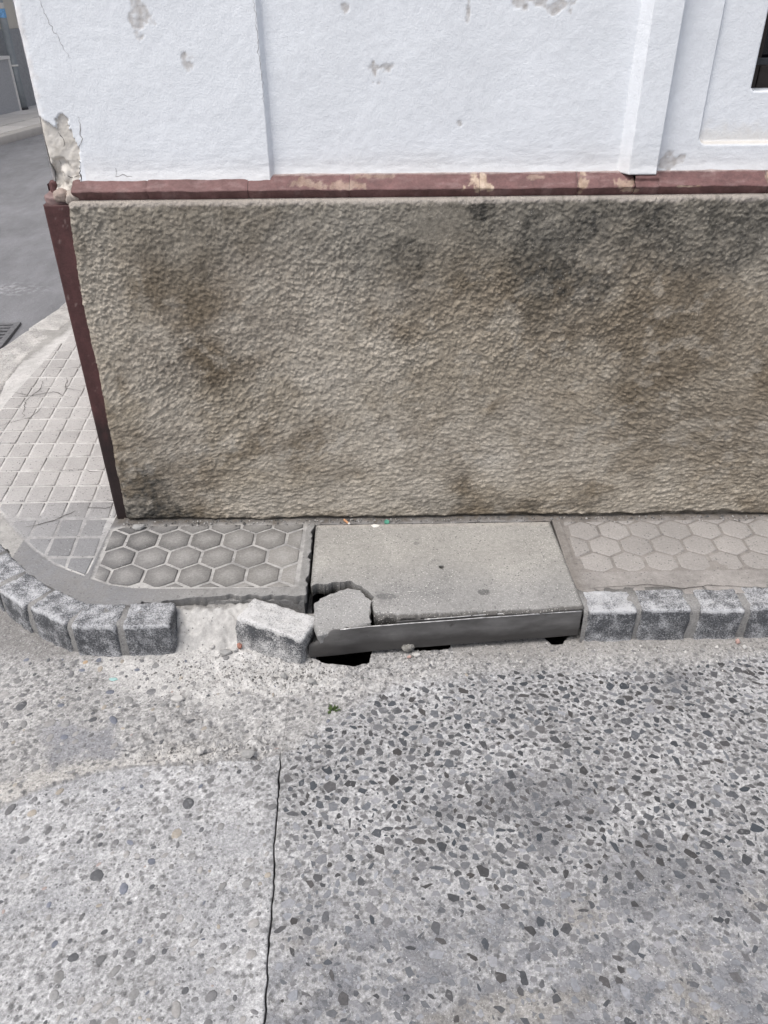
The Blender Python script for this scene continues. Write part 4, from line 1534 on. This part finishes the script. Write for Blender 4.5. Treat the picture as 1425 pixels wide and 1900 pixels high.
for k, (pts, w) in enumerate(([[(-1.69, 1.06), (-1.60, 1.02), (-1.50, 1.06), (-1.42, 1.00)], 0.0035], [[(-1.60, 1.22), (-1.585, 1.08), (-1.60, 0.96), (-1.55, 0.80)], 0.003], [[(-1.50, 1.22), (-1.47, 1.10), (-1.38, 1.06)], 0.003],
                              [[(-1.62, 0.72), (-1.52, 0.80), (-1.50, 0.90)], 0.003], [[(-1.36, 1.42), (-1.31, 1.27), (-1.24, 1.20)], 0.003], [[(-1.35, 0.33), (-1.20, 0.345), (-1.10, 0.33), (-1.02, 0.35)], 0.0025],
                              [[(-1.22, -0.04), (-1.14, 0.0), (-1.08, 0.06)], 0.003], [[(-1.05, 0.08), (-0.98, 0.075), (-0.95, 0.10)], 0.003], [[(1.22, -0.415), (0.98, -0.392), (0.90, -0.405), (0.80, -0.385), (0.62, -0.40)], 0.0022])):
    ribbon('hairline_crack', pts, w, on_pave, pavement, M['crack'], 0.02, 740 + k, 0.004)

# ------------------------------------------------------------------ drain cover, its broken corner and the steel edge
CX0, CX1, CYB = -0.232, 0.566, -0.048
xs = axis((CX0, CX1, 0.0033))
ys2 = np.linspace(0, 1, 145)
X, T = np.meshgrid(xs, ys2)
front = np.interp(X, [-0.24, -0.031, 0.032, 0.259, 0.448, 0.567], [-0.512, -0.512, -0.520, -0.510, -0.502, -0.491])
front = front + 0.0025 * fbm(X * 60, X * 0 + 0.7, 3, 211)
backy = CYB + 0.007 * (X - CX0)
Y = backy + (front - backy) * T
X = X + 0.010 * T * (X - CX0) / 0.8 + 0.008 * T
n1 = fbm(X * 5, Y * 5, 4, 212)
n2 = fbm(X * 50, Y * 50, 3, 213)
dfr = np.minimum.reduce([np.abs(Y - front), np.abs(X - CX0 - 0.008 * T), np.abs(CX1 + 0.018 * T - X)])
Z = PZ + 0.003 + 0.0008 * n1 + 0.0003 * n2 - 0.005 * sstep(0.006, 0, dfr) * (0.5 + 0.8 * np.abs(n2))
chipf = 0.35 + sstep(-0.15, 0.30, fbm(X * 30, X * 0 + 5.5, 4, 214))
lipd = (Y - front) + 0.006 * fbm(X * 60, Y * 60, 3, 217)
Z = Z - 0.014 * chipf * sstep(0.016, 0.0, lipd) * sstep(0.54, 0.30, X)
BREAK = [(-0.30, -0.368), (-0.222, -0.374), (-0.200, -0.362), (-0.178, -0.368), (-0.150, -0.356), (-0.128, -0.360), (-0.104, -0.354), (-0.080, -0.375), (-0.058, -0.397), (-0.040, -0.418), (-0.031, -0.430), (-0.034, -0.47), (-0.030, -0.60), (-0.30, -0.60)]
xm = (X[:-1, :-1] + X[1:, 1:]) / 2
ym = (Y[:-1, :-1] + Y[1:, 1:]) / 2
jx = xm + 0.008 * fbm(xm * 38, ym * 38, 4, 215)
jy = ym + 0.008 * fbm(xm * 38 + 3, ym * 38, 4, 216)
keep = ~in_poly(jx, jy, BREAK)
keep &= np.hypot(xm - 0.180, ym + 0.287) > 0.0085
C = np.empty(X.shape + (3,))
C[:] = (0.300, 0.293, 0.275)
C = mixc(C, (0.250, 0.250, 0.250), sstep(-0.20, -0.46, Y + 0.05 * n1) * 0.8)
C = mixc(C, (0.37, 0.345, 0.315), sstep(-0.075, -0.05, Y + 0.01 * n2) * 0.6)
C *= (1 + 0.14 * n1 + 0.12 * n2)[..., None]
for (cx, cy, rx_, ry_, w) in ((0.297, -0.414, 0.018, 0.015, 0.8), (0.004, -0.430, 0.030, 0.014, 0.8), (0.105, -0.16, 0.010, 0.010, 0.5), (0.15, -0.415, 0.008, 0.007, 0.4), (0.16, -0.25, 0.010, 0.006, 0.4)):
    C = mixc(C, (0.105, 0.105, 0.105), blob(X, Y, cx, cy, rx_, ry_, 0.15, 40, 220, 0.12) * w)
C = mixc(C, (0.19, 0.19, 0.19), blob(X, Y, 0.06, -0.42, 0.10, 0.05, 0.5, 12, 221) * 0.45)
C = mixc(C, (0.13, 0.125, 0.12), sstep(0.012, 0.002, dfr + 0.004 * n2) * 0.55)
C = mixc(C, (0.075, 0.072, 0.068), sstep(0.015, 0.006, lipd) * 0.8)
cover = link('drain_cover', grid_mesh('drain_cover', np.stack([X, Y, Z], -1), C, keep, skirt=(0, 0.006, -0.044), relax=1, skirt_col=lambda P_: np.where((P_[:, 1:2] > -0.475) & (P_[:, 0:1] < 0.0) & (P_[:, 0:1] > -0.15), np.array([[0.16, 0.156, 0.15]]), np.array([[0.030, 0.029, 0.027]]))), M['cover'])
tag(cover, 'flat concrete drain cover slab missing its front left corner, set in the pavement', 'drain cover')
# underside and a dark plug in the lifting hole
link('underside', bev_box('underside', CX0 + 0.02, CX1 - 0.01, -0.33, CYB - 0.01, PZ - 0.045, PZ - 0.030, 0), M['mortar'], cover)


def frag():
    """broken corner: outline at its top face, tilted forward and sunk"""
    cn = [(-0.213, -0.436), (-0.196, -0.412), (-0.158, -0.392), (-0.112, -0.374), (-0.074, -0.389), (-0.058, -0.416), (-0.038, -0.440), (-0.044, -0.492), (-0.040, -0.531), (-0.098, -0.540), (-0.150, -0.552), (-0.193, -0.563), (-0.207, -0.520), (-0.209, -0.470)]
    pl = []
    for i in range(len(cn)):
        (x0, y0), (x1, y1) = cn[i], cn[(i + 1) % len(cn)]
        pl += [(x0, y0), (x0 + (x1 - x0) * 0.5, y0 + (y1 - y0) * 0.5)]
    q_ = []
    rj = random.Random(4)
    for i in range(len(pl)):
        (x0, y0), (x1, y1) = pl[i], pl[(i + 1) % len(pl)]
        q_ += [(x0 + rj.gauss(0, .0011), y0 + rj.gauss(0, .0011)), ((x0 + x1) / 2 + rj.gauss(0, .0013), (y0 + y1) / 2 + rj.gauss(0, .0013))]
    pl = q_
    V, Fc = [], []
    n = len(pl)
    cx, cy = -0.125, -0.46
    A = np.array([(-0.106, -0.371, 0.120), (-0.040, -0.531, 0.114), (-0.192, -0.562, 0.099)])
    nr = np.cross(A[1] - A[0], A[2] - A[0])

    def ztop(x, y): return A[0][2] - (nr[0] * (x - A[0][0]) + nr[1] * (y - A[0][1])) / nr[2]
    lv = [(0.0, 1.0), (0.004, 1.0), (0.016, 1.01), (0.030, 0.99), (0.044, 0.94)]
    rings = [(0.3, 0), (0.6, 0), (0.85, 0), (0.965, 0)]
    V.append((cx, cy, ztop(cx, cy)))
    rid = []
    for sc, _ in rings:
        rid.append(len(V))
        for p in pl:
            x, y = cx + (p[0] - cx) * sc, cy + (p[1] - cy) * sc
            V.append((x, y, ztop(x, y)))
    for d, sc in lv[1:]:
        rid.append(len(V))
        for p in pl:
            x, y = cx + (p[0] - cx) * sc + 0.003 * rs.uniform(-1, 1), cy + (p[1] - cy) * sc + 0.003 * rs.uniform(-1, 1)
            V.append((x, y, ztop(x, y) - d))
    for i in range(n): Fc.append((0, rid[0] + (i + 1) % n, rid[0] + i)[::-1])
    for a, b in zip(rid[:-1], rid[1:]):
        for i in range(n): Fc.append((a + i, a + (i + 1) % n, b + (i + 1) % n, b + i)[::-1])
    Fc.append(tuple(rid[-1] + i for i in range(n))[::-1])
    Vn = np.array(V)
    nn_ = fbm(Vn[:, 0] * 8, Vn[:, 1] * 8, 3, 230)
    Cn = np.tile(np.array((0.270, 0.270, 0.268)), (len(V), 1)) * (1 + 0.15 * nn_)[:, None]
    me = mesh('slab_fragment', V, Fc, False, Cn)
    bm = bmesh.new()
    bm.from_mesh(me)
    bmesh.ops.recalc_face_normals(bm, faces=bm.faces)
    bm.to_mesh(me)
    bm.free()
    return me


tag(link('slab_fragment', frag(), M['cover']), 'broken-off concrete corner of the drain cover, tilted over the black hole', 'concrete piece')

# steel angle along the front of the cover
nl = 120
s_ = np.linspace(0, 1, nl)
xs = 0.577 + (-0.223 - 0.577) * s_
yf = np.interp(xs, [-0.223, -0.151, -0.038, 0.259, 0.577], [-0.566, -0.560, -0.545, -0.519, -0.4935])
ztop = np.interp(xs, [-0.223, -0.208, -0.196, -0.182, -0.166, -0.152, -0.145, -0.02, 0.577], [0.050, 0.058, 0.067, 0.080, 0.096, 0.109, 0.112, 0.113, 0.117])
zbot = np.interp(xs, [-0.223, -0.04, 0.26, 0.577], [0.014, 0.017, 0.020, 0.024])
rows = np.linspace(0, 1, 9)
G = np.zeros((9, nl, 3))
for j, t in enumerate(rows):
    bend = 0.014 * np.clip((-0.13 - xs) / 0.09, 0, 1) * t - 0.004 * math.sin(t * math.pi) * np.clip((-0.10 - xs) / 0.09, 0, 1)
    G[j, :, 0] = xs
    G[j, :, 1] = yf + bend + 0.0018 * fbm(xs * 9, xs * 0 + t * 1.5, 3, 240)
    G[j, :, 2] = zbot + (ztop - zbot) * t
steel_v = G.reshape(-1, 3)


def shell(name, G, th, mat, parent=None):
    """a sheet with thickness th (towards +y)"""
    B = G.copy()
    B[..., 1] += th
    ny, nx = G.shape[:2]
    V = np.concatenate([G.reshape(-1, 3), B.reshape(-1, 3)])
    o = ny * nx
    Fc = []
    for j in range(ny - 1):
        for i in range(nx - 1):
            a, b, c, d = j * nx + i, j * nx + i + 1, (j + 1) * nx + i + 1, (j + 1) * nx + i
            Fc.append((a, b, c, d))
            Fc.append((a + o, d + o, c + o, b + o))
    for i in range(nx - 1):
        Fc.append((i, i + o, i + 1 + o, i + 1))
        a, b = (ny - 1) * nx + i, (ny - 1) * nx + i + 1
        Fc.append((a, b, b + o, a + o))
    for j in range(ny - 1):
        Fc.append((j * nx, (j + 1) * nx, (j + 1) * nx + o, j * nx + o))
        a, b = j * nx + nx - 1, (j + 1) * nx + nx - 1
        Fc.append((a, a + o, b + o, b))
    me = mesh(name, V, Fc, False)
    bm = bmesh.new()
    bm.from_mesh(me)
    bmesh.ops.recalc_face_normals(bm, faces=bm.faces)
    bm.to_mesh(me)
    bm.free()
    return link(name, me, mat, parent)


steel = tag(empty('steel_edge', (0.17, -0.53, 0.02)), 'long dark steel edge strip along the drain cover, bent forward at its left end', 'steel strip')
bpy.context.view_layer.update()
off = Vector(steel.location)


def rel(G):
    H_ = G.copy()
    H_ -= np.array(off)
    return H_


shell('face_plate', rel(G), 0.0045, M['steel'], steel)
# bottom leg of the angle running back below the slab
B = np.zeros((2, nl, 3))
for j, d in enumerate((0.006, 0.045)):
    B[j, :, 0] = xs
    B[j, :, 1] = yf + d
    B[j, :, 2] = zbot + 0.005
Bv = rel(B)
lo = Bv.copy()
lo[..., 2] -= 0.0045
V = np.concatenate([Bv.reshape(-1, 3), lo.reshape(-1, 3)])
Fc = []
for i in range(nl - 1):
    Fc += [(i, i + 1, nl + i + 1, nl + i), (2 * nl + i, 3 * nl + i, 3 * nl + i + 1, 2 * nl + i + 1), (i, 2 * nl + i, 2 * nl + i + 1, i + 1)]
link('bottom_leg', mesh('bottom_leg', V, Fc), M['steel'], steel)
# inner plate of the frame, seen as a second bright line at the right
G2 = G[:, :82].copy()
G2[..., 1] += 0.0085
G2[..., 2] += 0.0035
shell('inner_plate', rel(G2), 0.003, M['steel'], steel)

M['arris'] = m_plain('highlight_steel', (0.60, 0.60, 0.60), 0.38, 60, (0.5, 1.3), 0.1, 0.8)  # pale colour on added tubes paints the highlight of the worn top edges
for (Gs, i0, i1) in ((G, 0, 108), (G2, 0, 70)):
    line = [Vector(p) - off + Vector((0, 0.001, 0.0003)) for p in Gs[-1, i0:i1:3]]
    link('edge_highlight', tube('edge_highlight', line, 0.0017, 6), M['arris'], steel)

# loose kerb sett
ls = link('loose_sett', pale_top_block('loose_sett', 0.212, 0.112, 0.118, 0.010, 22, 0.0055, 24, 77, 1.0), M['sett_pale'], None, (-0.331, -0.502, -0.004), (math.radians(-4), math.radians(7), math.radians(-20)))
tag(ls, 'loose granite kerb block turned askew out of the kerb line', 'kerb block')

# dark torn edge under the paving beside the hole: rag of plastic
def rag(name, c, size, seed, mat, label, cat, squash=(1, 1, 0.6), lev=3):
    bm = bmesh.new()
    bmesh.ops.create_icosphere(bm, subdivisions=lev, radius=1)
    for v in bm.verts:
        p = v.co
        k = 1 + 0.55 * float(fbm(np.array([p.x * 1.7 + p.z + seed]), np.array([p.y * 1.7 - p.z * 0.8]), 4, seed)[0])
        v.co = Vector((p.x * squash[0], p.y * squash[1], p.z * squash[2])) * k * size
    me = bpy.data.meshes.new(name)
    bm.to_mesh(me)
    bm.free()
    zmin = min(v.co.z for v in me.vertices)
    o = link(name, me, mat, None, (c[0], c[1], c[2] - zmin - size * 0.08))
    return tag(o, label, cat)


M['rag'] = m_plain('grey_cloth', (0.22, 0.215, 0.20), 0.9, 90, (0.6, 1.3), 1.0)
M['whitestone'] = m_plain('white_chip', (0.42, 0.415, 0.405), 0.9, 60, (0.85, 1.12), 0.7)
M['greystone'] = m_plain('grey_chip', (0.30, 0.30, 0.295), 0.9, 60, (0.8, 1.15), 0.7)
M['brick'] = m_plain('brick_red', (0.34, 0.17, 0.13), 0.9, 60, (0.8, 1.15), 0.6)
M['pink'] = m_plain('pink_chip', (0.42, 0.29, 0.26), 0.9, 60, (0.85, 1.12), 0.6)
M['green'] = m_plain('green_plastic', (0.10, 0.30, 0.22), 0.4, 60, (0.9, 1.1), 0.1)
M['teal'] = m_plain('teal_plastic', (0.28, 0.44, 0.43), 0.4, 60, (0.9, 1.1), 0.1)
M['filter'] = m_plain('cork_paper', (0.50, 0.27, 0.15), 0.8, 200, (0.85, 1.1), 0.2)
M['paper'] = m_plain('white_paper', (0.72, 0.70, 0.66), 0.9, 200, (0.85, 1.1), 0.2)


def rz(x, y): return float(road_z(np.array([x]), np.array([y]))[0])


rag('crumpled_rag', (0.066, -0.532, rz(0.066, -0.532)), 0.020, 5, M['rag'], 'crumpled grey rag lying below the steel strip', 'rag', (1.0, 0.7, 0.8))
DEBRIS = [
    (-0.470, -0.548, 0.013, 'greystone', 'largest pale stone chip in the gap left by the missing kerb sett', (1.4, 0.8, 0.7)),
    (-0.442, -0.545, 0.008, 'whitestone', 'small white stone chip right of the largest chip beside the loose kerb block', (1.0, 0.8, 0.8)),
    (-0.512, -0.530, 0.008, 'whitestone', 'white angular chip at the left of the gap left by the missing sett', (1.0, 0.7, 0.9)),
    (-0.430, -0.532, 0.010, 'brick', 'small red brick chip against the left end of the loose kerb block', (0.7, 0.7, 1.1)),
    (0.092, -0.556, 0.010, 'whitestone', 'white stone chip in front of the crumpled rag', (1.1, 0.8, 0.7)),
    (0.070, -0.560, 0.006, 'pink', 'tiny pink chip beside the white chip below the steel strip', (1.0, 0.8, 0.8)),
    (1.047, -0.520, 0.008, 'pink', 'pink stone chip at the foot of the right kerb', (0.8, 0.9, 1.0)),
    (1.060, -0.540, 0.008, 'whitestone', 'white chip beside the pink chip at the right kerb', (1.0, 0.8, 0.7)),
    (0.795, -0.545, 0.005, 'whitestone', 'lone tiny white chip in front of the second right kerb sett', (0.9, 0.9, 0.9)),
    (-0.575, -0.720, 0.014, 'whitestone', 'flat white stone lying on the pebbly concrete left of the crack', (1.4, 0.9, 0.5)),
    (-0.210, -0.660, 0.011, 'greystone', 'pale rubble piece on the road in front of the loose kerb block', (1.2, 0.8, 0.7)),
    (-0.290, -0.640, 0.010, 'greystone', 'small rubble crumb in the dust below the loose kerb block', (1.0, 0.9, 0.7)),
    (-0.355, -0.905, 0.014, 'greystone', 'dark-rimmed stone sunk at the broken edge above the left slab', (1.3, 0.9, 0.6)),
    (-0.48, -0.895, 0.012, 'whitestone', 'pale stone in the crumbled edge above the left slab', (1.0, 1.0, 0.7)),
]
for k, (x, y, sz, m, lb, sq) in enumerate(DEBRIS):
    rag('stone_chip', (x, y, rz(x, y)), sz, 20 + k, M[m], lb, 'stone chip', sq, 2)['group'] = 'loose chips on the road'
rag('mortar_lump', (-0.833, -0.052, PZ), 0.014, 50, M['greystone'], 'pale mortar lump on the paving by the maroon corner strip', 'mortar lump', (1.5, 0.8, 0.6), 2)
rag('paper_scrap', (-0.030, -0.056, PZ + 0.003), 0.010, 51, M['paper'], 'small white scrap on the back edge of the drain cover', 'paper scrap', (1.4, 0.9, 0.18), 2)
# fine loose grit
gv, gf, gc = [], [], []
for k in range(2600):
    u = rs.random()
    if u < 0.45:
        x, y = rs.gauss(-0.33, 0.17), rs.gauss(-0.625, 0.035)
    elif u < 0.52:
        x, y = rs.uniform(-0.25, 0.25), rs.gauss(-0.565, 0.022)
    elif u < 0.65:
        x, y = rs.gauss(-0.45, 0.12), rs.gauss(-0.90, 0.025)
    elif u < 0.85:
        x, y = rs.uniform(-0.9, 1.3), rs.gauss(-0.022, 0.012)
    else:
        x, y = rs.uniform(0.0, 1.3), rs.gauss(-0.56, 0.03)
    if y < -0.3 and (in_poly(np.array([x]), np.array([y]), HOLE)[0] or (y > -0.525 and not (-0.04 < x < 0.56 and y < -0.49))): continue
    if y > -0.3 and y > -0.012: continue
    z = (PZ + 0.003 if y > -0.3 else rz(x, y)) + 0.0005
    r = rs.uniform(0.0012, 0.0042) if rs.random() < 0.93 else rs.uniform(0.004, 0.0075)
    b = len(gv)
    a = rs.uniform(0, 6)
    g = rs.choice((0.12, 0.2, 0.32, 0.45, 0.5)) if y < -0.3 else rs.choice((0.08, 0.13, 0.2, 0.35))
    for q in range(4):
        gv.append((x + math.cos(a + q * 1.57) * r * rs.uniform(0.7, 1.2), y + math.sin(a + q * 1.57) * r * rs.uniform(0.7, 1.2), z - 0.001))
        gc.append((g, g * 0.98, g * 0.95))
    gv.append((x + rs.uniform(-.3, .3) * r, y + rs.uniform(-.3, .3) * r, z + r * 0.9))
    gc.append((g, g * 0.98, g * 0.95))
    for q in range(4): gf.append((b + q, b + (q + 1) % 4, b + 4))
tag(link('loose_grit', mesh('loose_grit', gv, gf, False, np.array(gc)), M['chips']), 'fine loose grit and crumbs along the wall foot and kerb', 'grit', kind='stuff')

# cigarette butt
cb = tag(empty('cigarette_butt', (-0.128, -0.036, PZ + 0.008)), 'orange cigarette butt on the soil behind the drain cover', 'cigarette butt')
cb.rotation_euler = (0.0, 0.1, math.radians(-50))
link('filter', tube('filter', [(-0.014, 0, 0), (-0.006, 0, 0.0003), (0.004, 0, -0.0002), (0.011, 0, 0)], [0.0038, 0.0040, 0.0037, 0.0039], 10), M['filter'], cb)
link('burnt_paper', tube('burnt_paper', [(0.0112, 0, 0), (0.015, 0.0006, 0.0004), (0.0165, 0.001, 0)], [0.0037, 0.0036, 0.0024], 10), M['paper'], cb)
# green bottle seal
bm = bmesh.new()
bmesh.ops.create_circle(bm, cap_ends=True, segments=16, radius=0.0085)
ex = bmesh.ops.extrude_face_region(bm, geom=bm.faces[:])
for v in [g for g in ex['geom'] if isinstance(g, bmesh.types.BMVert)]: v.co.z += 0.005
bmesh.ops.inset_region(bm, faces=[f for f in bm.faces if f.calc_center_median().z > 0.0045], thickness=0.0018, depth=-0.002)
bmesh.ops.recalc_face_normals(bm, faces=bm.faces)
me = bpy.data.meshes.new('bottle_cap')
bm.to_mesh(me)
bm.free()
tag(link('bottle_cap', me, M['green'], None, (0.008, -0.036, PZ + 0.004), (0.5, 0.2, 0.3)), 'small green plastic cap on the soil at the wall foot', 'bottle cap')
rag('plastic_scrap', (-0.775, -0.640, rz(-0.775, -0.64)), 0.008, 61, M['teal'], 'tiny turquoise plastic scrap on the road in front of the left kerb', 'plastic scrap', (1.5, 0.8, 0.3), 2)

# weed in the road
M['leaf'] = m_plain('weed_green', (0.055, 0.085, 0.028), 0.7, 60, (0.7, 1.3), 0.2)
wd = tag(empty('weed', (-0.145, -0.757, rz(-0.145, -0.757))), 'tiny green weed growing from the concrete', 'weed')
for k in range(26):
    a = rs.uniform(0, 6.28)
    ln = rs.uniform(0.008, 0.020)
    el = rs.uniform(0.2, 1.2)
    w = ln * 0.22
    d = Vector((math.cos(a) * math.cos(el), math.sin(a) * math.cos(el), math.sin(el)))
    sd = Vector((-math.sin(a), math.cos(a), 0))
    o0 = Vector((rs.gauss(0, 0.006), rs.gauss(0, 0.004), 0))
    link('leaf', mesh('leaf', [o0, o0 + d * ln * 0.5 + sd * w, o0 + d * ln, o0 + d * ln * 0.5 - sd * w + Vector((0, 0, 0.001))], [(0, 1, 2), (0, 2, 3)]), M['leaf'], wd)

# ------------------------------------------------------------------ street drain grate by the far kerb
M['castiron'] = m_plain('cast_iron', (0.16, 0.162, 0.17), 0.6, 60, (0.7, 1.3), 0.5, 0.3)
gr = tag(empty('drain_grate', (-2.43, 2.08, -0.009)), 'cast iron street drain grate in the asphalt beside the pale kerb', 'drain grate')
gr.rotation_euler = (0, 0, math.radians(6))
v, f = box_vf(-0.27, 0.27, -0.21, 0.21, -0.03, 0.002)
link('sump', mesh('sump', v, f), M['soil'], gr)
for (x0, x1, y0, y1) in ((-0.28, 0.28, -0.225, -0.19), (-0.28, 0.28, 0.19, 0.225), (-0.28, -0.245, -0.189, 0.189), (0.245, 0.28, -0.189, 0.189)):
    link('frame', bev_box('frame', x0, x1, y0, y1, -0.02, 0.018, 0.003), M['castiron'], gr)
for k in range(7):
    y = -0.165 + k * 0.055
    link('bar', bev_box('bar', -0.244, 0.244, y - 0.011, y + 0.011, -0.02, 0.015, 0.004), M['castiron'], gr)

# ------------------------------------------------------------------ across the side street
def far_x(y): return -6.60 + 0.155 * (y - 9.3)          # building line


def fk_x(y): return -5.11 + 0.157 * (y - 9.27)          # kerb line


fp = tag(empty('far_pavement', (0, 0, 0)), kind='structure')
ya = axis((4, 30, 0.25))
G = np.zeros((6, len(ya), 3))
for i, y in enumerate(ya):
    k, w = fk_x(y), far_x(y) - 0.3
    for j, (x, z) in enumerate(((k + 0.0, -0.05), (k - 0.004, 0.085), (k - 0.02, 0.098), (k - 0.14, 0.10), (k - 0.16, 0.094), (w, 0.094))):
        G[j, i] = (x, y, z)
M['farpave'] = m_concrete('far_paving', (0.42, 0.405, 0.385), (0.9, 1.08), 0, bump=0.3)
M['farslab'] = m_concrete('far_slabs', 'obj', (0.9, 1.08), 0, bump=0.3)
link('kerb_line', grid_mesh('kerb_line', G, flip=True), M['farpave'], fp)
slab = pad_mesh('paving_slab', [(-0.19, -0.235), (0.19, -0.235), (0.19, 0.235), (-0.19, 0.235)], 0.006, 0, 0.02)
ca = math.atan(0.157)
for r_ in range(20):
    y = 8.2 + r_ * 0.485
    for c_ in range(4):
        x = fk_x(y) - 0.36 - c_ * 0.395
        if x - 0.1 < far_x(y) - 0.2: continue
        o = link('paving_slab', slab, M['farslab'], fp, (x, y + (0.24 if c_ % 2 else 0), 0.101), (0, 0, -ca))
        kk = rs.uniform(0.86, 1.10)
        o.color = (0.56 * kk, 0.545 * kk, 0.525 * kk, 1)


def m_terrazzo():
    t = NT('grey_terrazzo')
    c = t.mix(t.noise(55, 4, 0.8), (0.22, 0.225, 0.235), (0.62, 0.625, 0.64))
    return t.done(c, 0.6, None, 0.4)


M['terrazzo'] = m_terrazzo()
M['darkterr'] = m_plain('grey_cladding', (0.36, 0.365, 0.375), 0.7, 30, (0.85, 1.12), 0.2)
M['cream'] = m_plain('cream_wall', (0.62, 0.58, 0.51), 0.9, 3, (0.95, 1.05), 0.2)
M['whitecap'] = m_plain('white_trim', (0.78, 0.77, 0.75), 0.8, 10, (0.95, 1.05), 0.1)
M['pole'] = m_plain('grey_pole', (0.32, 0.35, 0.37), 0.5, 12, (0.9, 1.1), 0.1, 0.2)
M['dark'] = m_plain('dark_foot', (0.05, 0.05, 0.055), 0.6)
M['blue'] = m_plain('blue_sticker', (0.20, 0.42, 0.70), 0.7, 40, (0.7, 1.5), 0.1)
fb = tag(empty('far_building', (0, 0, 0)), 'cream building with grey cladding at street level across the side street', 'building')


def slab_along(name, y0, y1, z0, z1, proud, mat, parent, th=0.25):
    V = []
    for z in (z0, z1):
        for y, dx in ((y0, proud), (y1, proud), (y1, proud - th), (y0, proud - th)):
            V.append((far_x(y) + dx, y, z))
    o = link(name, mesh(name, V, [(0, 1, 2, 3), (7, 6, 5, 4), (0, 4, 5, 1), (1, 5, 6, 2), (2, 6, 7, 3), (3, 7, 4, 0)]), mat, parent)
    bm = bmesh.new()
    bm.from_mesh(o.data)
    bmesh.ops.recalc_face_normals(bm, faces=bm.faces)
    bm.to_mesh(o.data)
    bm.free()
    return o


slab_along('cream_wall', 4, 30, 1.24, 6.0, 0.0, M['cream'], fb, 3.0)
yy = 4.0
while yy < 29:
    slab_along('cladding_panel', yy + 0.003, yy + 1.497, 0.08, 1.238, 0.02, M['darkterr'], fb)
    yy += 1.5
pier = tag(empty('low_wall', (far_x(11.5), 11.5, 0.1)), 'low speckled grey wall with white trim across the side street', 'low wall')
bpy.context.view_layer.update()


def pier_part(name, y0, y1, z0, z1, p0, p1, mat):
    V = []
    for z in (z0, z1):
        for y, dx in ((y0, p1), (y1, p1), (y1, p0), (y0, p0)):
            V.append((far_x(y) + dx - far_x(11.5), y - 11.5, z - 0.1))
    me = mesh(name, V, [(3, 2, 1, 0), (4, 5, 6, 7), (0, 1, 5, 4), (1, 2, 6, 5), (2, 3, 7, 6), (3, 0, 4, 7)])
    bm = bmesh.new()
    bm.from_mesh(me)
    bmesh.ops.recalc_face_normals(bm, faces=bm.faces)
    bm.to_mesh(me)
    bm.free()
    return link(name, me, mat, pier)


pier_part('panel', 8.5, 12.30, 0.095, 0.84, 0.03, 0.16, M['terrazzo'])
pier_part('cap', 8.48, 12.345, 0.842, 0.885, 0.03, 0.175, M['whitecap'])
pier_part('end_trim', 12.302, 12.345, 0.095, 0.840, 0.03, 0.17, M['whitecap'])
pl = tag(empty('street_pole', (-5.95, 12.42, 0.1)), 'grey metal pole with torn blue sticker across the side street', 'pole')
link('shaft', tube('shaft', [(0, 0, 0.0), (0, 0, 0.5), (0, 0, 1.0), (0, 0, 4.5)], [0.062, 0.061, 0.060, 0.056], 20), M['pole'], pl)
link('foot', tube('foot', [(0, 0, -0.004), (0, 0, 0.035)], [0.070, 0.068], 20), M['dark'], pl)
link('clamp', tube('clamp', [(0, 0, 0.63), (0, 0, 0.655)], [0.066, 0.066], 20), M['whitecap'], pl)
link('sticker', tube('sticker', [(0, 0, 1.30), (0, 0, 1.42)], [0.0615, 0.0614], 20, False), M['blue'], pl)
link('sticker', tube('sticker', [(0, 0, 1.422), (0, 0, 1.50)], [0.0617, 0.0616], 20, False), M['paper'], pl)
link('sticker', tube('sticker', [(0, 0, 1.55), (0, 0, 1.75)], [0.0613, 0.0612], 20, False), M['dark'], pl)
